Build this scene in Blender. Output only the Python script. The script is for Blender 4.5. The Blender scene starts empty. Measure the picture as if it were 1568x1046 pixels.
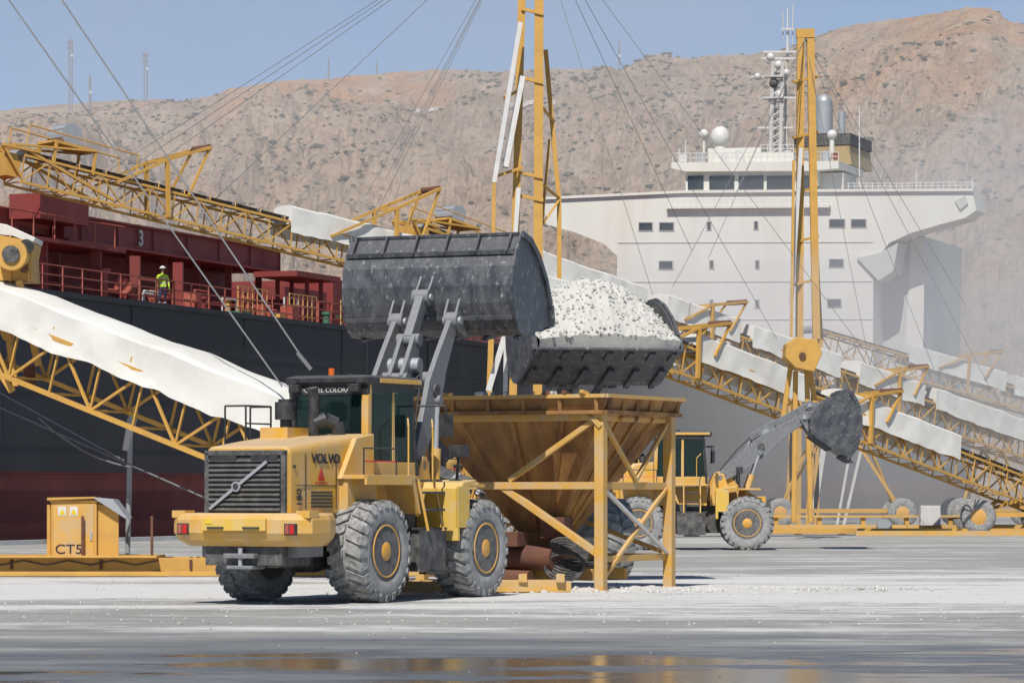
import bpy, bmesh, math, random
from mathutils import Vector, Matrix, noise, Euler
random.seed(7)
R=math.radians
scene=bpy.context.scene
V=Vector
FPX=5000.0; HOR=755.0; CH=1.86
def W(px,py,d):
    "world position of a surveyed point: bearing/elevation from the photo, at distance d (m)"
    return V(((px-784)/FPX*d, d, CH-(py-HOR)/FPX*d))

# ---------------------------------------------------------------- materials
MATS={}
def nd(nt,t,**k):
    n=nt.nodes.new(t)
    for a,b in k.items(): setattr(n,a,b)
    return n
def paint(name,col,rough=0.5,dirt=(0.35,0.33,0.3),amt=0.35,scale=3.0,metal=0.0,bump=0.0,thr=0.5,streak=1.0,col2=None,spec=0.5,topdust=0.0,soft=.18,speck=0.0,speckcol=(.5,.5,.48)):
    m=bpy.data.materials.new(name); m.use_nodes=True; nt=m.node_tree
    b=nt.nodes['Principled BSDF']; b.inputs['Metallic'].default_value=metal
    b.inputs['Specular IOR Level'].default_value=spec
    tc=nd(nt,'ShaderNodeTexCoord'); mp=nd(nt,'ShaderNodeMapping'); mp.inputs['Scale'].default_value=(1,1,1/streak)
    nt.links.new(tc.outputs['Object'],mp.inputs['Vector'])
    n=nd(nt,'ShaderNodeTexNoise'); n.inputs['Scale'].default_value=scale; n.inputs['Detail'].default_value=8; n.inputs['Roughness'].default_value=0.65
    nt.links.new(mp.outputs[0],n.inputs['Vector'])
    r=nd(nt,'ShaderNodeMapRange'); r.inputs[1].default_value=thr-0.12; r.inputs[2].default_value=thr+soft; r.inputs[3].default_value=0; r.inputs[4].default_value=amt
    nt.links.new(n.outputs[0],r.inputs[0])
    mx=nd(nt,'ShaderNodeMix',data_type='RGBA'); mx.inputs[7].default_value=(*dirt,1)
    n2=nd(nt,'ShaderNodeTexNoise'); n2.inputs['Scale'].default_value=scale*0.4; n2.inputs['Detail'].default_value=4
    nt.links.new(tc.outputs['Object'],n2.inputs['Vector'])
    m2=nd(nt,'ShaderNodeMix',data_type='RGBA'); m2.inputs[6].default_value=(*col,1); c2=col2 or tuple(c*0.76 for c in col); m2.inputs[7].default_value=(*c2,1)
    nt.links.new(n2.outputs[0],m2.inputs[0]); nt.links.new(m2.outputs[2],mx.inputs[6])
    fac=r.outputs[0]
    if topdust:   # mineral dust settled on upward-facing surfaces
        g=nd(nt,'ShaderNodeNewGeometry'); s=nd(nt,'ShaderNodeSeparateXYZ'); nt.links.new(g.outputs['Normal'],s.inputs[0])
        t=nd(nt,'ShaderNodeMapRange'); t.inputs[1].default_value=.2; t.inputs[2].default_value=1; t.inputs[4].default_value=topdust; nt.links.new(s.outputs[2],t.inputs[0])
        mxx=nd(nt,'ShaderNodeMath',operation='MAXIMUM'); nt.links.new(fac,mxx.inputs[0]); nt.links.new(t.outputs[0],mxx.inputs[1]); fac=mxx.outputs[0]
    nt.links.new(fac,mx.inputs[0]); out=mx.outputs[2]
    if speck:     # caked splashes of mineral
        n3=nd(nt,'ShaderNodeTexNoise'); n3.inputs['Scale'].default_value=scale*2.6; n3.inputs['Detail'].default_value=10; n3.inputs['Roughness'].default_value=.8; nt.links.new(mp.outputs[0],n3.inputs['Vector'])
        r3=nd(nt,'ShaderNodeMapRange'); r3.inputs[1].default_value=.56; r3.inputs[2].default_value=.66; r3.inputs[4].default_value=speck; nt.links.new(n3.outputs[0],r3.inputs[0])
        m3=nd(nt,'ShaderNodeMix',data_type='RGBA'); m3.inputs[7].default_value=(*speckcol,1); nt.links.new(out,m3.inputs[6]); nt.links.new(r3.outputs[0],m3.inputs[0]); out=m3.outputs[2]
    nt.links.new(out,b.inputs['Base Color'])
    rr=nd(nt,'ShaderNodeMapRange'); rr.inputs[3].default_value=rough; rr.inputs[4].default_value=min(1,rough+0.35)
    nt.links.new(fac,rr.inputs[0]); nt.links.new(rr.outputs[0],b.inputs['Roughness'])
    if bump:
        bp=nd(nt,'ShaderNodeBump'); bp.inputs['Strength'].default_value=bump; bp.inputs['Distance'].default_value=0.03
        nt.links.new(n.outputs[0],bp.inputs['Height']); nt.links.new(bp.outputs[0],b.inputs['Normal'])
    MATS[name]=m; return m
DU=(0.50,0.47,0.42)
paint('loader_yellow',(0.75,0.40,0.035),0.42,DU,0.42,2.6,streak=2,topdust=.5,thr=.5,speck=.28,speckcol=(.55,.52,.46))
paint('loader_yellow_bright',(0.80,0.50,0.045),0.42,DU,0.36,3,topdust=.4,speck=.2)
paint('rim_orange',(0.74,0.36,0.03),0.5,(0.42,0.36,0.28),0.5,6)
paint('rubber',(0.11,0.11,0.105),0.9,(0.38,0.375,0.36),0.9,9,thr=0.42,bump=0.3)
paint('rubber_side',(0.22,0.22,0.215),0.9,(0.40,0.395,0.38),0.8,5,thr=0.45,bump=0.2)
paint('black_plastic',(0.022,0.022,0.024),0.5,(0.16,0.155,0.15),0.3,5,topdust=.5)
paint('dark_frame',(0.05,0.048,0.045),0.6,(0.26,0.25,0.23),0.5,6,topdust=.6)
paint('bucket_steel',(0.055,0.058,0.066),0.42,(0.24,0.24,0.245),0.5,5,thr=0.52,metal=0.15,bump=0.25,streak=2.2,soft=.25,topdust=.4,speck=.75)
paint('arm_grey',(0.18,0.185,0.195),0.5,(0.40,0.40,0.385),0.5,10,thr=0.5,metal=0.1,bump=0.15,soft=.3,topdust=.4,speck=.45)
paint('crane_yellow',(0.66,0.37,0.075),0.6,(0.36,0.20,0.085),0.5,2.5,thr=0.58,topdust=.3)
paint('hopper_rusty',(0.52,0.255,0.045),0.6,(0.16,0.075,0.038),0.95,1.5,thr=0.46,streak=4,bump=0.2,col2=(.33,.18,.065),speck=.4,speckcol=(.42,.36,.27))
paint('frame_yellow',(0.70,0.385,0.065),0.55,(0.45,0.38,0.28),0.75,3,thr=0.52,topdust=.5,speck=.35)
paint('rust',(0.18,0.075,0.042),0.85,(0.10,0.05,0.04),0.8,4)
paint('white_canvas',(0.73,0.715,0.66),0.9,(0.46,0.42,0.34),0.5,.8,thr=0.56,bump=0.25,col2=(0.64,0.62,0.56),speck=.1,speckcol=(.4,.36,.3))
paint('grey_metal',(0.46,0.48,0.50),0.45,(0.34,0.32,0.29),0.4,4,metal=0.3)
paint('white_steel',(0.70,0.69,0.66),0.5,(0.45,0.41,0.35),0.35,3)
paint('belt_black',(0.05,0.05,0.05),0.8,(0.24,0.23,0.22),0.5,4)
paint('cable_steel',(0.22,0.22,0.22),0.5,(0.1,0.1,0.1),0.3,4)
paint('ship_black',(0.018,0.020,0.028),0.5,(0.07,0.07,0.075),0.7,0.25,thr=0.5,streak=3,spec=0.3)
paint('ship_boot_red',(0.21,0.048,0.042),0.65,(0.10,0.036,0.034),0.8,0.3,thr=0.48,streak=2,spec=0.3)
paint('deck_red',(0.27,0.036,0.030),0.55,(0.15,0.05,0.04),0.5,0.6,thr=0.5,streak=3)
paint('rail_red',(0.40,0.07,0.045),0.55,(0.42,0.20,0.13),0.5,1.2)
paint('ship_white',(0.68,0.665,0.59),0.65,(0.50,0.44,0.35),0.45,0.35,thr=0.55,streak=6,col2=(0.64,0.62,0.55))
paint('ship_white_dull',(0.56,0.55,0.51),0.6,(0.45,0.42,0.36),0.4,0.35,thr=0.5,streak=4)
paint('glass_dark',(0.03,0.037,0.044),0.12,(0.1,0.1,0.1),0.15,2)
paint('beacon',(0.85,0.16,0.01),0.3,(0.3,0.1,0.02),0.2,4)
paint('red_light',(0.6,0.02,0.015),0.25,(0.3,0.05,0.04),0.2,9)
paint('green_paint',(0.06,0.22,0.12),0.5,(0.1,0.1,0.08),0.3,4)
paint('blue_cloth',(0.10,0.22,0.42),0.9,(0.1,0.1,0.1),0.2,6)
paint('skin',(0.42,0.22,0.14),0.6,(0.3,0.15,0.1),0.2,9)
paint('seat_black',(0.03,0.03,0.03),0.8,(0.06,0.06,0.06),0.4,5)
paint('lettering_dark',(0.015,0.02,0.035),0.5,(0.05,0.05,0.05),0.2,5)
paint('lettering_white',(0.72,0.71,0.67),0.5,(0.4,0.3,0.3),0.2,5)
paint('gravel_white',(0.62,0.61,0.57),0.95,(0.46,0.45,0.42),0.6,7,bump=0.3,thr=0.5)
paint('mineral_load',(0.62,0.605,0.55),0.95,(0.50,0.485,0.44),0.7,4,bump=0.5,thr=0.5,speck=.4,speckcol=(.44,.42,.38))
paint('tower_steel',(0.22,0.22,0.24),0.6,(0.3,0.12,0.1),0.2,0.5)
paint('sign_yellow',(0.8,0.6,0.02),0.5,(0.4,0.3,0.1),0.2,5)
paint('funnel_ochre',(0.42,0.30,0.13),0.6,(0.3,0.25,0.18),0.4,.5)
def mk_glass():
    m=bpy.data.materials.new('cab_glass'); m.use_nodes=True; nt=m.node_tree
    b=nt.nodes['Principled BSDF']; b.inputs['Base Color'].default_value=(0.02,0.04,0.04,1); b.inputs['Roughness'].default_value=0.05
    t=nd(nt,'ShaderNodeBsdfTransparent'); t.inputs[0].default_value=(0.50,0.66,0.62,1)
    mx=nd(nt,'ShaderNodeMixShader'); mx.inputs[0].default_value=0.4
    nt.links.new(t.outputs[0],mx.inputs[1]); nt.links.new(b.outputs[0],mx.inputs[2])
    nt.links.new(mx.outputs[0],nt.nodes['Material Output'].inputs[0]); MATS['cab_glass']=m
mk_glass()

# ---------------------------------------------------------------- mesh builder
class MB:
    def __init__(s): s.v=[];s.f=[];s.m=[];s.sm=[];s.mats=[]
    def mi(s,mat):
        if mat not in s.mats: s.mats.append(mat)
        return s.mats.index(mat)
    def add(s,vs,fs,mat,smooth=False):
        o=len(s.v); s.v+= [tuple(x) for x in vs]; i=s.mi(mat)
        for f in fs: s.f.append(tuple(o+k for k in f)); s.m.append(i); s.sm.append(smooth)
    def box(s,c,d,mat,rot=None):
        c=V(c); h=V(d)/2; vs=[]
        M=Euler(rot).to_matrix() if rot else None
        for x in(-1,1):
            for y in(-1,1):
                for z in(-1,1):
                    p=V((x*h.x,y*h.y,z*h.z)); 
                    if M: p=M@p
                    vs.append(c+p)
        s.add(vs,[(0,1,3,2),(4,6,7,5),(0,4,5,1),(2,3,7,6),(0,2,6,4),(1,5,7,3)],mat)
    def b2(s,lo,hi,mat): s.box([(a+b)/2 for a,b in zip(lo,hi)],[abs(b-a) for a,b in zip(lo,hi)],mat)
    def beam(s,p,q,w,h,mat,up=(0,0,1)):
        p=V(p);q=V(q);d=(q-p)
        if d.length<1e-6:return
        d.normalize(); u=V(up)
        if abs(d.dot(u))>0.98: u=V((0,1,0)) if abs(d.y)<0.9 else V((1,0,0))
        l=d.cross(u).normalized(); u=l.cross(d).normalized(); l*=w/2;u*=h/2
        vs=[p-l-u,p+l-u,p+l+u,p-l+u,q-l-u,q+l-u,q+l+u,q-l+u]
        s.add(vs,[(3,2,1,0),(4,5,6,7),(0,1,5,4),(1,2,6,5),(2,3,7,6),(3,0,4,7)],mat)
    def cyl(s,p,q,r,mat,n=12,r2=None,smooth=True):
        p=V(p);q=V(q);d=(q-p).normalized(); r2=r if r2 is None else r2
        a=d.orthogonal().normalized(); b=d.cross(a); vs=[];fs=[]
        for k in range(n):
            t=2*math.pi*k/n; e=a*math.cos(t)+b*math.sin(t)
            vs+= [p+e*r,q+e*r2]
        for k in range(n):
            j=(k+1)%n; fs.append((2*k,2*j,2*j+1,2*k+1))
        s.add(vs,fs,mat,smooth)
        s.add([vs[2*k] for k in range(n)],[tuple(range(n))[::-1]],mat)
        s.add([vs[2*k+1] for k in range(n)],[tuple(range(n))],mat)
    def tube(s,pts,r,mat,n=8):
        for a,b in zip(pts[:-1],pts[1:]): s.cyl(a,b,r,mat,n)
    def extr(s,poly,vec,mat):
        poly=[V(p) for p in poly]; vec=V(vec); n=len(poly)
        vs=poly+[p+vec for p in poly]
        fs=[tuple(range(n))[::-1],tuple(range(n,2*n))]+[(k,(k+1)%n,n+(k+1)%n,n+k) for k in range(n)]
        s.add(vs,fs,mat)
    def loft(s,secs,mat,smooth=False,caps=True):
        n=len(secs[0]); vs=[p for c in secs for p in c]; fs=[]
        for i in range(len(secs)-1):
            for k in range(n):
                j=(k+1)%n; fs.append((i*n+k,i*n+j,(i+1)*n+j,(i+1)*n+k))
        s.add(vs,fs,mat,smooth)
        if caps:
            s.add(secs[0],[tuple(range(n))[::-1]],mat); s.add(secs[-1],[tuple(range(n))],mat)
    def sphere(s,c,r,mat,n=16,sc=(1,1,1),zmin=-1):
        c=V(c); secs=[]
        m=n//2
        for i in range(m+1):
            ph=-math.pi/2+math.pi*i/m
            z=max(math.sin(ph),zmin); rr=math.cos(ph) if math.sin(ph)>=zmin else math.sqrt(max(0,1-zmin*zmin))*0.999
            secs.append([c+V((rr*math.cos(2*math.pi*k/n)*r*sc[0]+1e-5*k,rr*math.sin(2*math.pi*k/n)*r*sc[1],z*r*sc[2])) for k in range(n)])
        s.loft(secs,mat,True)
    def lathe(s,prof,c,mat,n=48,smooth=True):
        c=V(c); secs=[]
        for r,o in prof: secs.append([c+V((r*math.cos(2*math.pi*k/n),o,r*math.sin(2*math.pi*k/n))) for k in range(n)])
        s.loft(secs,mat,smooth)
    def obj(s,name,parent=None,M=None,bevel=0,fixn=True,sharp=None):
        me=bpy.data.meshes.new(name); me.from_pydata(s.v,[],s.f)
        for m in s.mats: me.materials.append(MATS[m])
        me.polygons.foreach_set('material_index',s.m); me.polygons.foreach_set('use_smooth',s.sm)
        me.update()
        if fixn:
            bm=bmesh.new(); bm.from_mesh(me); bmesh.ops.recalc_face_normals(bm,faces=bm.faces); bm.to_mesh(me); bm.free()
        if sharp:
            try: me.set_sharp_from_angle(angle=R(sharp))
            except Exception: pass
        o=bpy.data.objects.new(name,me); scene.collection.objects.link(o)
        if parent: o.parent=parent
        if M is not None: o.matrix_local=M
        if bevel:
            bv=o.modifiers.new('bevel','BEVEL'); bv.width=bevel; bv.segments=2; bv.limit_method='ANGLE'; bv.angle_limit=R(50)
        return o
def empty(name,M=None,parent=None):
    e=bpy.data.objects.new(name,None); scene.collection.objects.link(e); e.empty_display_size=0.5
    if parent: e.parent=parent
    if M is not None: e.matrix_local=M
    return e
def text(name,body,size,M,mat,parent=None,ext=0.006,sx=1.0,bold=0.0):
    c=bpy.data.curves.new(name,'FONT'); c.body=body; c.size=size; c.extrude=ext; c.align_x='CENTER'; c.align_y='CENTER'; c.offset=bold
    c.materials.append(MATS[mat]); o=bpy.data.objects.new(name,c); scene.collection.objects.link(o)
    if parent:o.parent=parent
    o.matrix_local=M@Matrix.Diagonal((sx,1,1,1)); return o
RX90=Matrix.Rotation(R(90),4,'X')

# ---------------------------------------------------------------- people
def person_mat(name,vest,trouser,sleeve):
    m=bpy.data.materials.new(name); m.use_nodes=True; nt=m.node_tree; b=nt.nodes['Principled BSDF']; b.inputs['Roughness'].default_value=0.85
    tc=nd(nt,'ShaderNodeTexCoord'); sp=nd(nt,'ShaderNodeSeparateXYZ'); nt.links.new(tc.outputs['Object'],sp.inputs[0])
    def ramp(stops):
        r=nd(nt,'ShaderNodeValToRGB'); r.color_ramp.interpolation='CONSTANT'; el=r.color_ramp.elements
        while len(el)>1: el.remove(el[-1])
        el[0].position=stops[0][0]; el[0].color=(*stops[0][1],1)
        for p,c in stops[1:]:
            e=el.new(p); e.color=(*c,1)
        return r
    dv=nd(nt,'ShaderNodeMath',operation='DIVIDE'); dv.inputs[1].default_value=2.0; nt.links.new(sp.outputs[2],dv.inputs[0])
    ref=(0.55,0.56,0.56); sk=(0.40,0.21,0.13)
    r1=ramp([(0,(0.03,0.025,0.02)),(0.05,trouser),(0.14,ref),(0.165,trouser),(0.47,vest),(0.53,ref),(0.555,vest),(0.64,ref),(0.66,vest),(0.755,sk)])
    r2=ramp([(0,sk),(0.43,sleeve),(0.56,ref),(0.58,sleeve)])
    for r in(r1,r2): nt.links.new(dv.outputs[0],r.inputs[0])
    ab=nd(nt,'ShaderNodeMath',operation='ABSOLUTE'); nt.links.new(sp.outputs[0],ab.inputs[0])
    gt=nd(nt,'ShaderNodeMath',operation='GREATER_THAN'); gt.inputs[1].default_value=0.215; nt.links.new(ab.outputs[0],gt.inputs[0])
    mx=nd(nt,'ShaderNodeMix',data_type='RGBA'); nt.links.new(gt.outputs[0],mx.inputs[0]); nt.links.new(r1.outputs[0],mx.inputs[6]); nt.links.new(r2.outputs[0],mx.inputs[7])
    nt.links.new(mx.outputs[2],b.inputs['Base Color']); MATS[name]=m
person_mat('workwear_hivis',(0.55,0.75,0.04),(0.03,0.04,0.08),(0.50,0.68,0.05))
def skinned(name,joints,edges,mat,parent,root):
    bm=bmesh.new(); lay=bm.verts.layers.skin.verify(); vs={}
    for k,(p,r) in joints.items():
        v=bm.verts.new(p); v[lay].radius=(r,r) if not isinstance(r,tuple) else r; v[lay].use_root=(k==root); vs[k]=v
    for a,b in edges: bm.edges.new((vs[a],vs[b]))
    me=bpy.data.meshes.new(name); bm.to_mesh(me); bm.free(); me.materials.append(MATS[mat])
    o=bpy.data.objects.new(name,me); scene.collection.objects.link(o); o.parent=parent
    sk=o.modifiers.new('skin','SKIN'); sk.use_smooth_shade=True
    sb=o.modifiers.new('sub','SUBSURF'); sb.levels=2; sb.render_levels=2
    return o
def standing_person(name,M):
    e=empty(name,M)
    J={'pel':((0,0,.96),(.155,.11)),'wst':((0,0,1.10),(.145,.105)),'chs':((0,-.01,1.30),(.175,.12)),'nkb':((0,0,1.45),(.09,.08)),'nk':((0,0,1.53),.055),
       'hd1':((0,-.02,1.60),(.072,.085)),'hd2':((0,-.01,1.70),(.078,.095))}
    E=[('pel','wst'),('wst','chs'),('chs','nkb'),('nkb','nk'),('nk','hd1'),('hd1','hd2')]
    for sgn,L in((-1,'r'),(1,'l')):
        f=-.03 if sgn<0 else .04
        J[L+'hip']=((sgn*.10,0,.88),.095); J[L+'kn']=((sgn*.12,-.02+f,.50),.062); J[L+'cf']=((sgn*.125,.01+f,.36),.058); J[L+'an']=((sgn*.13,.02+f,.09),.042); J[L+'to']=((sgn*.15,-.15+f,.045),.04)
        J[L+'sh']=((sgn*.19,0,1.42),.065); J[L+'el']=((sgn*.265,.03,1.13),.045); J[L+'wr']=((sgn*.27,-.07,.90),.03); J[L+'pm']=((sgn*.27,-.09,.83),(.016,.036))
        E+=[('pel',L+'hip'),(L+'hip',L+'kn'),(L+'kn',L+'cf'),(L+'cf',L+'an'),(L+'an',L+'to'),('chs',L+'sh'),(L+'sh',L+'el'),(L+'el',L+'wr'),(L+'wr',L+'pm')]
        for i,ln in enumerate((.07,.08,.075,.06)):
            y=-.12+i*.02
            J[f'{L}f{i}a']=((sgn*.272,y,.79),.009); J[f'{L}f{i}b']=((sgn*.262,y-.004,.79-ln*.6),.008); J[f'{L}f{i}c']=((sgn*.245,y-.006,.79-ln),.007)
            E+=[(L+'pm',f'{L}f{i}a'),(f'{L}f{i}a',f'{L}f{i}b'),(f'{L}f{i}b',f'{L}f{i}c')]
        J[L+'t1']=((sgn*.25,-.125,.84),.011); J[L+'t2']=((sgn*.24,-.14,.80),.009)
        E+=[(L+'pm',L+'t1'),(L+'t1',L+'t2')]
    skinned('body',J,E,'workwear_hivis',e,'pel')
    h=MB(); h.sphere((0,0,1.70),.125,'lettering_white',20,(1,1.15,.95),0.05); h.cyl((0,-.03,1.705),(0,-.03,1.717),.15,'lettering_white',20)
    h.obj('safety_helmet',e)
    f=MB(); f.sphere((0,-.105,1.625),.016,'skin',8,(.8,1,1.3)); f.sphere((.082,0,1.63),.022,'skin',8,(.4,.8,1.3)); f.sphere((-.082,0,1.63),.022,'skin',8,(.4,.8,1.3))
    for x in(-.03,.03): f.sphere((x,-.094,1.655),.010,'lettering_dark',8)
    f.box((0,-.103,1.585),(.045,.008,.008),'rail_red'); f.obj('face',e)
    return e

# ---------------------------------------------------------------- wheel loader
def wheel(b,c,side):
    c=V(c); w=.34
    prof=[(.44,-w+.05),(.52,-w+.01),(.66,-w-.015),(.78,-w+.01),(.835,-w+.06),(.845,0),(.835,w-.06),(.78,w-.01),(.66,w+.015),(.52,w-.01),(.44,w-.05)]
    b.lathe(prof[0:4],c,'rubber_side',44); b.lathe(prof[3:8],c,'rubber',44); b.lathe(prof[7:11],c,'rubber_side',44)
    N=24
    for k in range(N):
        for sd in(-1,1):
            t=2*math.pi*(k+(0.5 if sd>0 else 0))/N
            vs=[]; dt=2*math.pi/N
            pts=[(t-.22*dt,0.02*sd),(t+.40*dt,.02*sd),(t+.92*dt,sd*(w-.03)),(t+.34*dt,sd*(w-.03))]
            for rr in(.82,.888):
                for (a,y) in pts:
                    q=rr-(0.02 if abs(y)>.2 else 0)
                    vs.append(c+V((q*math.cos(a),y,q*math.sin(a))))
            b.add(vs,[(0,3,2,1),(4,5,6,7),(0,1,5,4),(1,2,6,5),(2,3,7,6),(3,0,4,7)],'rubber')
            a0,a1=t+.34*dt,t+.88*dt; vs=[]
            for (rr,y) in((.86,w-.05),(.74,w-.0),(.74,w+.03),(.868,w-.015)):
                for a in(a0,a1): vs.append(c+V((rr*math.cos(a),sd*y,rr*math.sin(a))))
            b.add(vs,[(0,1,3,2),(2,3,5,4),(4,5,7,6),(6,7,1,0),(0,2,4,6),(1,7,5,3)],'rubber')
    s=side
    rim=[(.45,s*(w-.02)),(.455,s*(w+.0)),(.43,s*(w+.005)),(.41,s*(w-.05)),(.37,s*(w-.09)),(.34,s*(w-.16)),(.24,s*(w-.17)),(.21,s*(w-.10)),(.19,s*(w-.02)),(.10,s*(w+.01)),(.02,s*(w+.015))]
    b.lathe(rim,c,'rim_orange',36)
    b.lathe([(.45,-s*(w-.05)),(.40,-s*(w-.25)),(.3,-s*(w-.3)),(.02,-s*(w-.3))],c,'dark_frame',24)
    for k in range(14):
        t=2*math.pi*k/14; p=c+V((.28*math.cos(t),s*(w-.17),.28*math.sin(t))); b.cyl(p,p+V((0,s*.03,0)),.02,'dark_frame',6)
def rrect(x,w,z0,z1,r,rb=.04,n=5):
    pts=[]
    for (cy,cz,rad,a0) in((-w+r,z1-r,r,180),(w-r,z1-r,r,90)):
        for k in range(n+1):
            a=R(a0-90*k/n); pts.append(V((x,cy+rad*math.cos(a),cz+rad*math.sin(a))))
    for (cy,cz,rad,a0) in((w-rb,z0+rb,rb,0),(-w+rb,z0+rb,rb,-90)):
        for k in range(3):
            a=R(a0-45*k); pts.append(V((x,cy+rad*math.cos(a),cz+rad*math.sin(a))))
    return pts
def bucket(parent,pin,tilt,width,load=False,name='bucket'):
    M=Matrix.Translation(pin)@Matrix.Rotation(-R(tilt),4,'Y')
    o=.38
    outer=[(1.55,-.40),(1.0,-.42),(.35,-.42),(.08,-.36),(-.10,-.22),(-.20,.0),(-.23,.30),(-.19,.62),(-.06,.95),(.10,1.18)]
    outer=[(x+o,z) for x,z in outer]; guard=[(.10+o,1.18),(.42+o,1.46)]
    b=MB(); hw=width/2
    def strip(pts,th,mat,hw=hw):
        ins=[]
        for i,(x,z) in enumerate(pts):
            a=pts[max(0,i-1)]; c=pts[min(len(pts)-1,i+1)]
            d=V((c[0]-a[0],c[1]-a[1])).normalized(); nrm=V((d.y,-d.x)) ; ins.append((x+nrm.x*th,z+nrm.y*th))
        secs=[[V((x,-hw,z)),V((x,hw,z)),V((u,hw,w_)),V((u,-hw,w_))] for (x,z),(u,w_) in zip(pts,ins)]
        b.loft(secs,mat)
    strip(outer,.035,'bucket_steel'); strip(guard,.03,'bucket_steel')
    sidep=outer+[(.42+o,1.46),(.80+o,1.28),(1.15+o,.92),(1.42+o,.45),(1.56+o,-.05)]
    for y in(-hw-.045,hw): b.extr([V((x,y,z)) for x,z in sidep],(0,.045,0),'bucket_steel')
    for y in(-hw-.06,hw+.06):
        ed=sidep[-5:]+[outer[0]]
        for p,q in zip(ed[:-1],ed[1:]): b.beam((p[0],y,p[1]),(q[0],y,q[1]),.06,.12,'bucket_steel')
    b.b2((1.42+o,-hw-.05,-.47),(1.72+o,hw+.05,-.42),'bucket_steel')
    b.extr([V((1.55+o,-hw,-.42)),V((1.72+o,-hw,-.47)),V((1.42+o,-hw,-.30))],(0,width,0),'bucket_steel')
    for k in range(7):
        y=-hw+.12+k*(width-.24)/6
        b.b2((1.30+o,y-.06,-.50),(1.62+o,y+.06,-.40),'bucket_steel')
    b.beam((-.235+o,-hw,.02),(-.235+o,hw,.02),.04,.07,'bucket_steel')
    b.beam((.08+o,-hw,1.19),(.08+o,hw,1.19),.09,.08,'bucket_steel')
    b.beam((.41+o,-hw,1.47),(.41+o,hw,1.47),.07,.05,'bucket_steel')
    for k in range(6):
        y=-hw+.1+k*(width-.24)/5
        b.extr([V((.09+o,y,1.17)),V((.41+o,y,1.46)),V((.30+o,y,1.50)),V((.0+o,y,1.22))],(0,.035,0),'bucket_steel')
        b.beam((.10+o,y,-.42),(.9+o,y,-.47),.12,.06,'bucket_steel')
    for yc in(-.55,.55):
        for dy in(-.12,.10):
            b.extr([V((-.12,yc+dy,-.10)),V((-.08,yc+dy,.14)),V((.20,yc+dy,.42)),V((.34,yc+dy,.46)),V((.34,yc+dy,-.35)),V((.05,yc+dy,-.2))],(0,.04,0),'arm_grey')
        b.cyl((0,yc-.18,0),(0,yc+.18,0),.075,'grey_metal')
    for dy in(-.14,.10):
        b.extr([V((-.10,dy,.30)),V((-.12,dy,.52)),V((.10,dy,.66)),V((.26,dy,.80)),V((.22,dy,.25))],(0,.04,0),'arm_grey')
    b.cyl((-.04,-.2,.45),(-.04,.2,.45),.065,'grey_metal')
    b.obj(name,parent,M)
    if load:
        g=MB(); NX,NY=60,110; vs=[];fs=[]
        for i in range(NX+1):
            for j in range(NY+1):
                u=i/NX; v=j/NY*2-1
                x=.30+u*1.50+o-.05; z0=1.36*(1-u)+(-.32)*u
                pk=1-.10*abs(v-.1)+.06*noise.noise(V((v*2.2,u*2,4)))
                hgt=.95*pk*abs(1-abs(v)**2.2)**.9*(abs(math.sin(math.pi*min(1,max(0,.06+u*.92))))**.7)+.05
                n_=noise.fractal(V((x*3.3,v*6,0)),.6,2.1,7)*.05
                vs.append(V((x+.60*(hgt*.7+n_),v*(hw+.01),z0+.80*(hgt+n_))))
        for j in range(NY+1): vs.append(V((1.62+o,(j/NY*2-1)*(hw-.01),-.38)))   # toe of the heap resting on the floor plate
        for i in range(NX+1):
            for j in range(NY): a=i*(NY+1)+j; fs.append((a,a+1,a+NY+2,a+NY+1))
        g.add(vs,fs,'mineral_load',False)
        for k in range(900):
            p=random.choice(vs[:-NY-2])+V((random.uniform(-.02,.03),random.uniform(-.03,.03),random.uniform(-.01,.02))); s=random.uniform(.02,.055)
            g.box(p,(s,s,s*.8),'mineral_load',(random.random()*3,random.random()*3,0))
        g.obj('bucket_load',parent,M)
    return M
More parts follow.
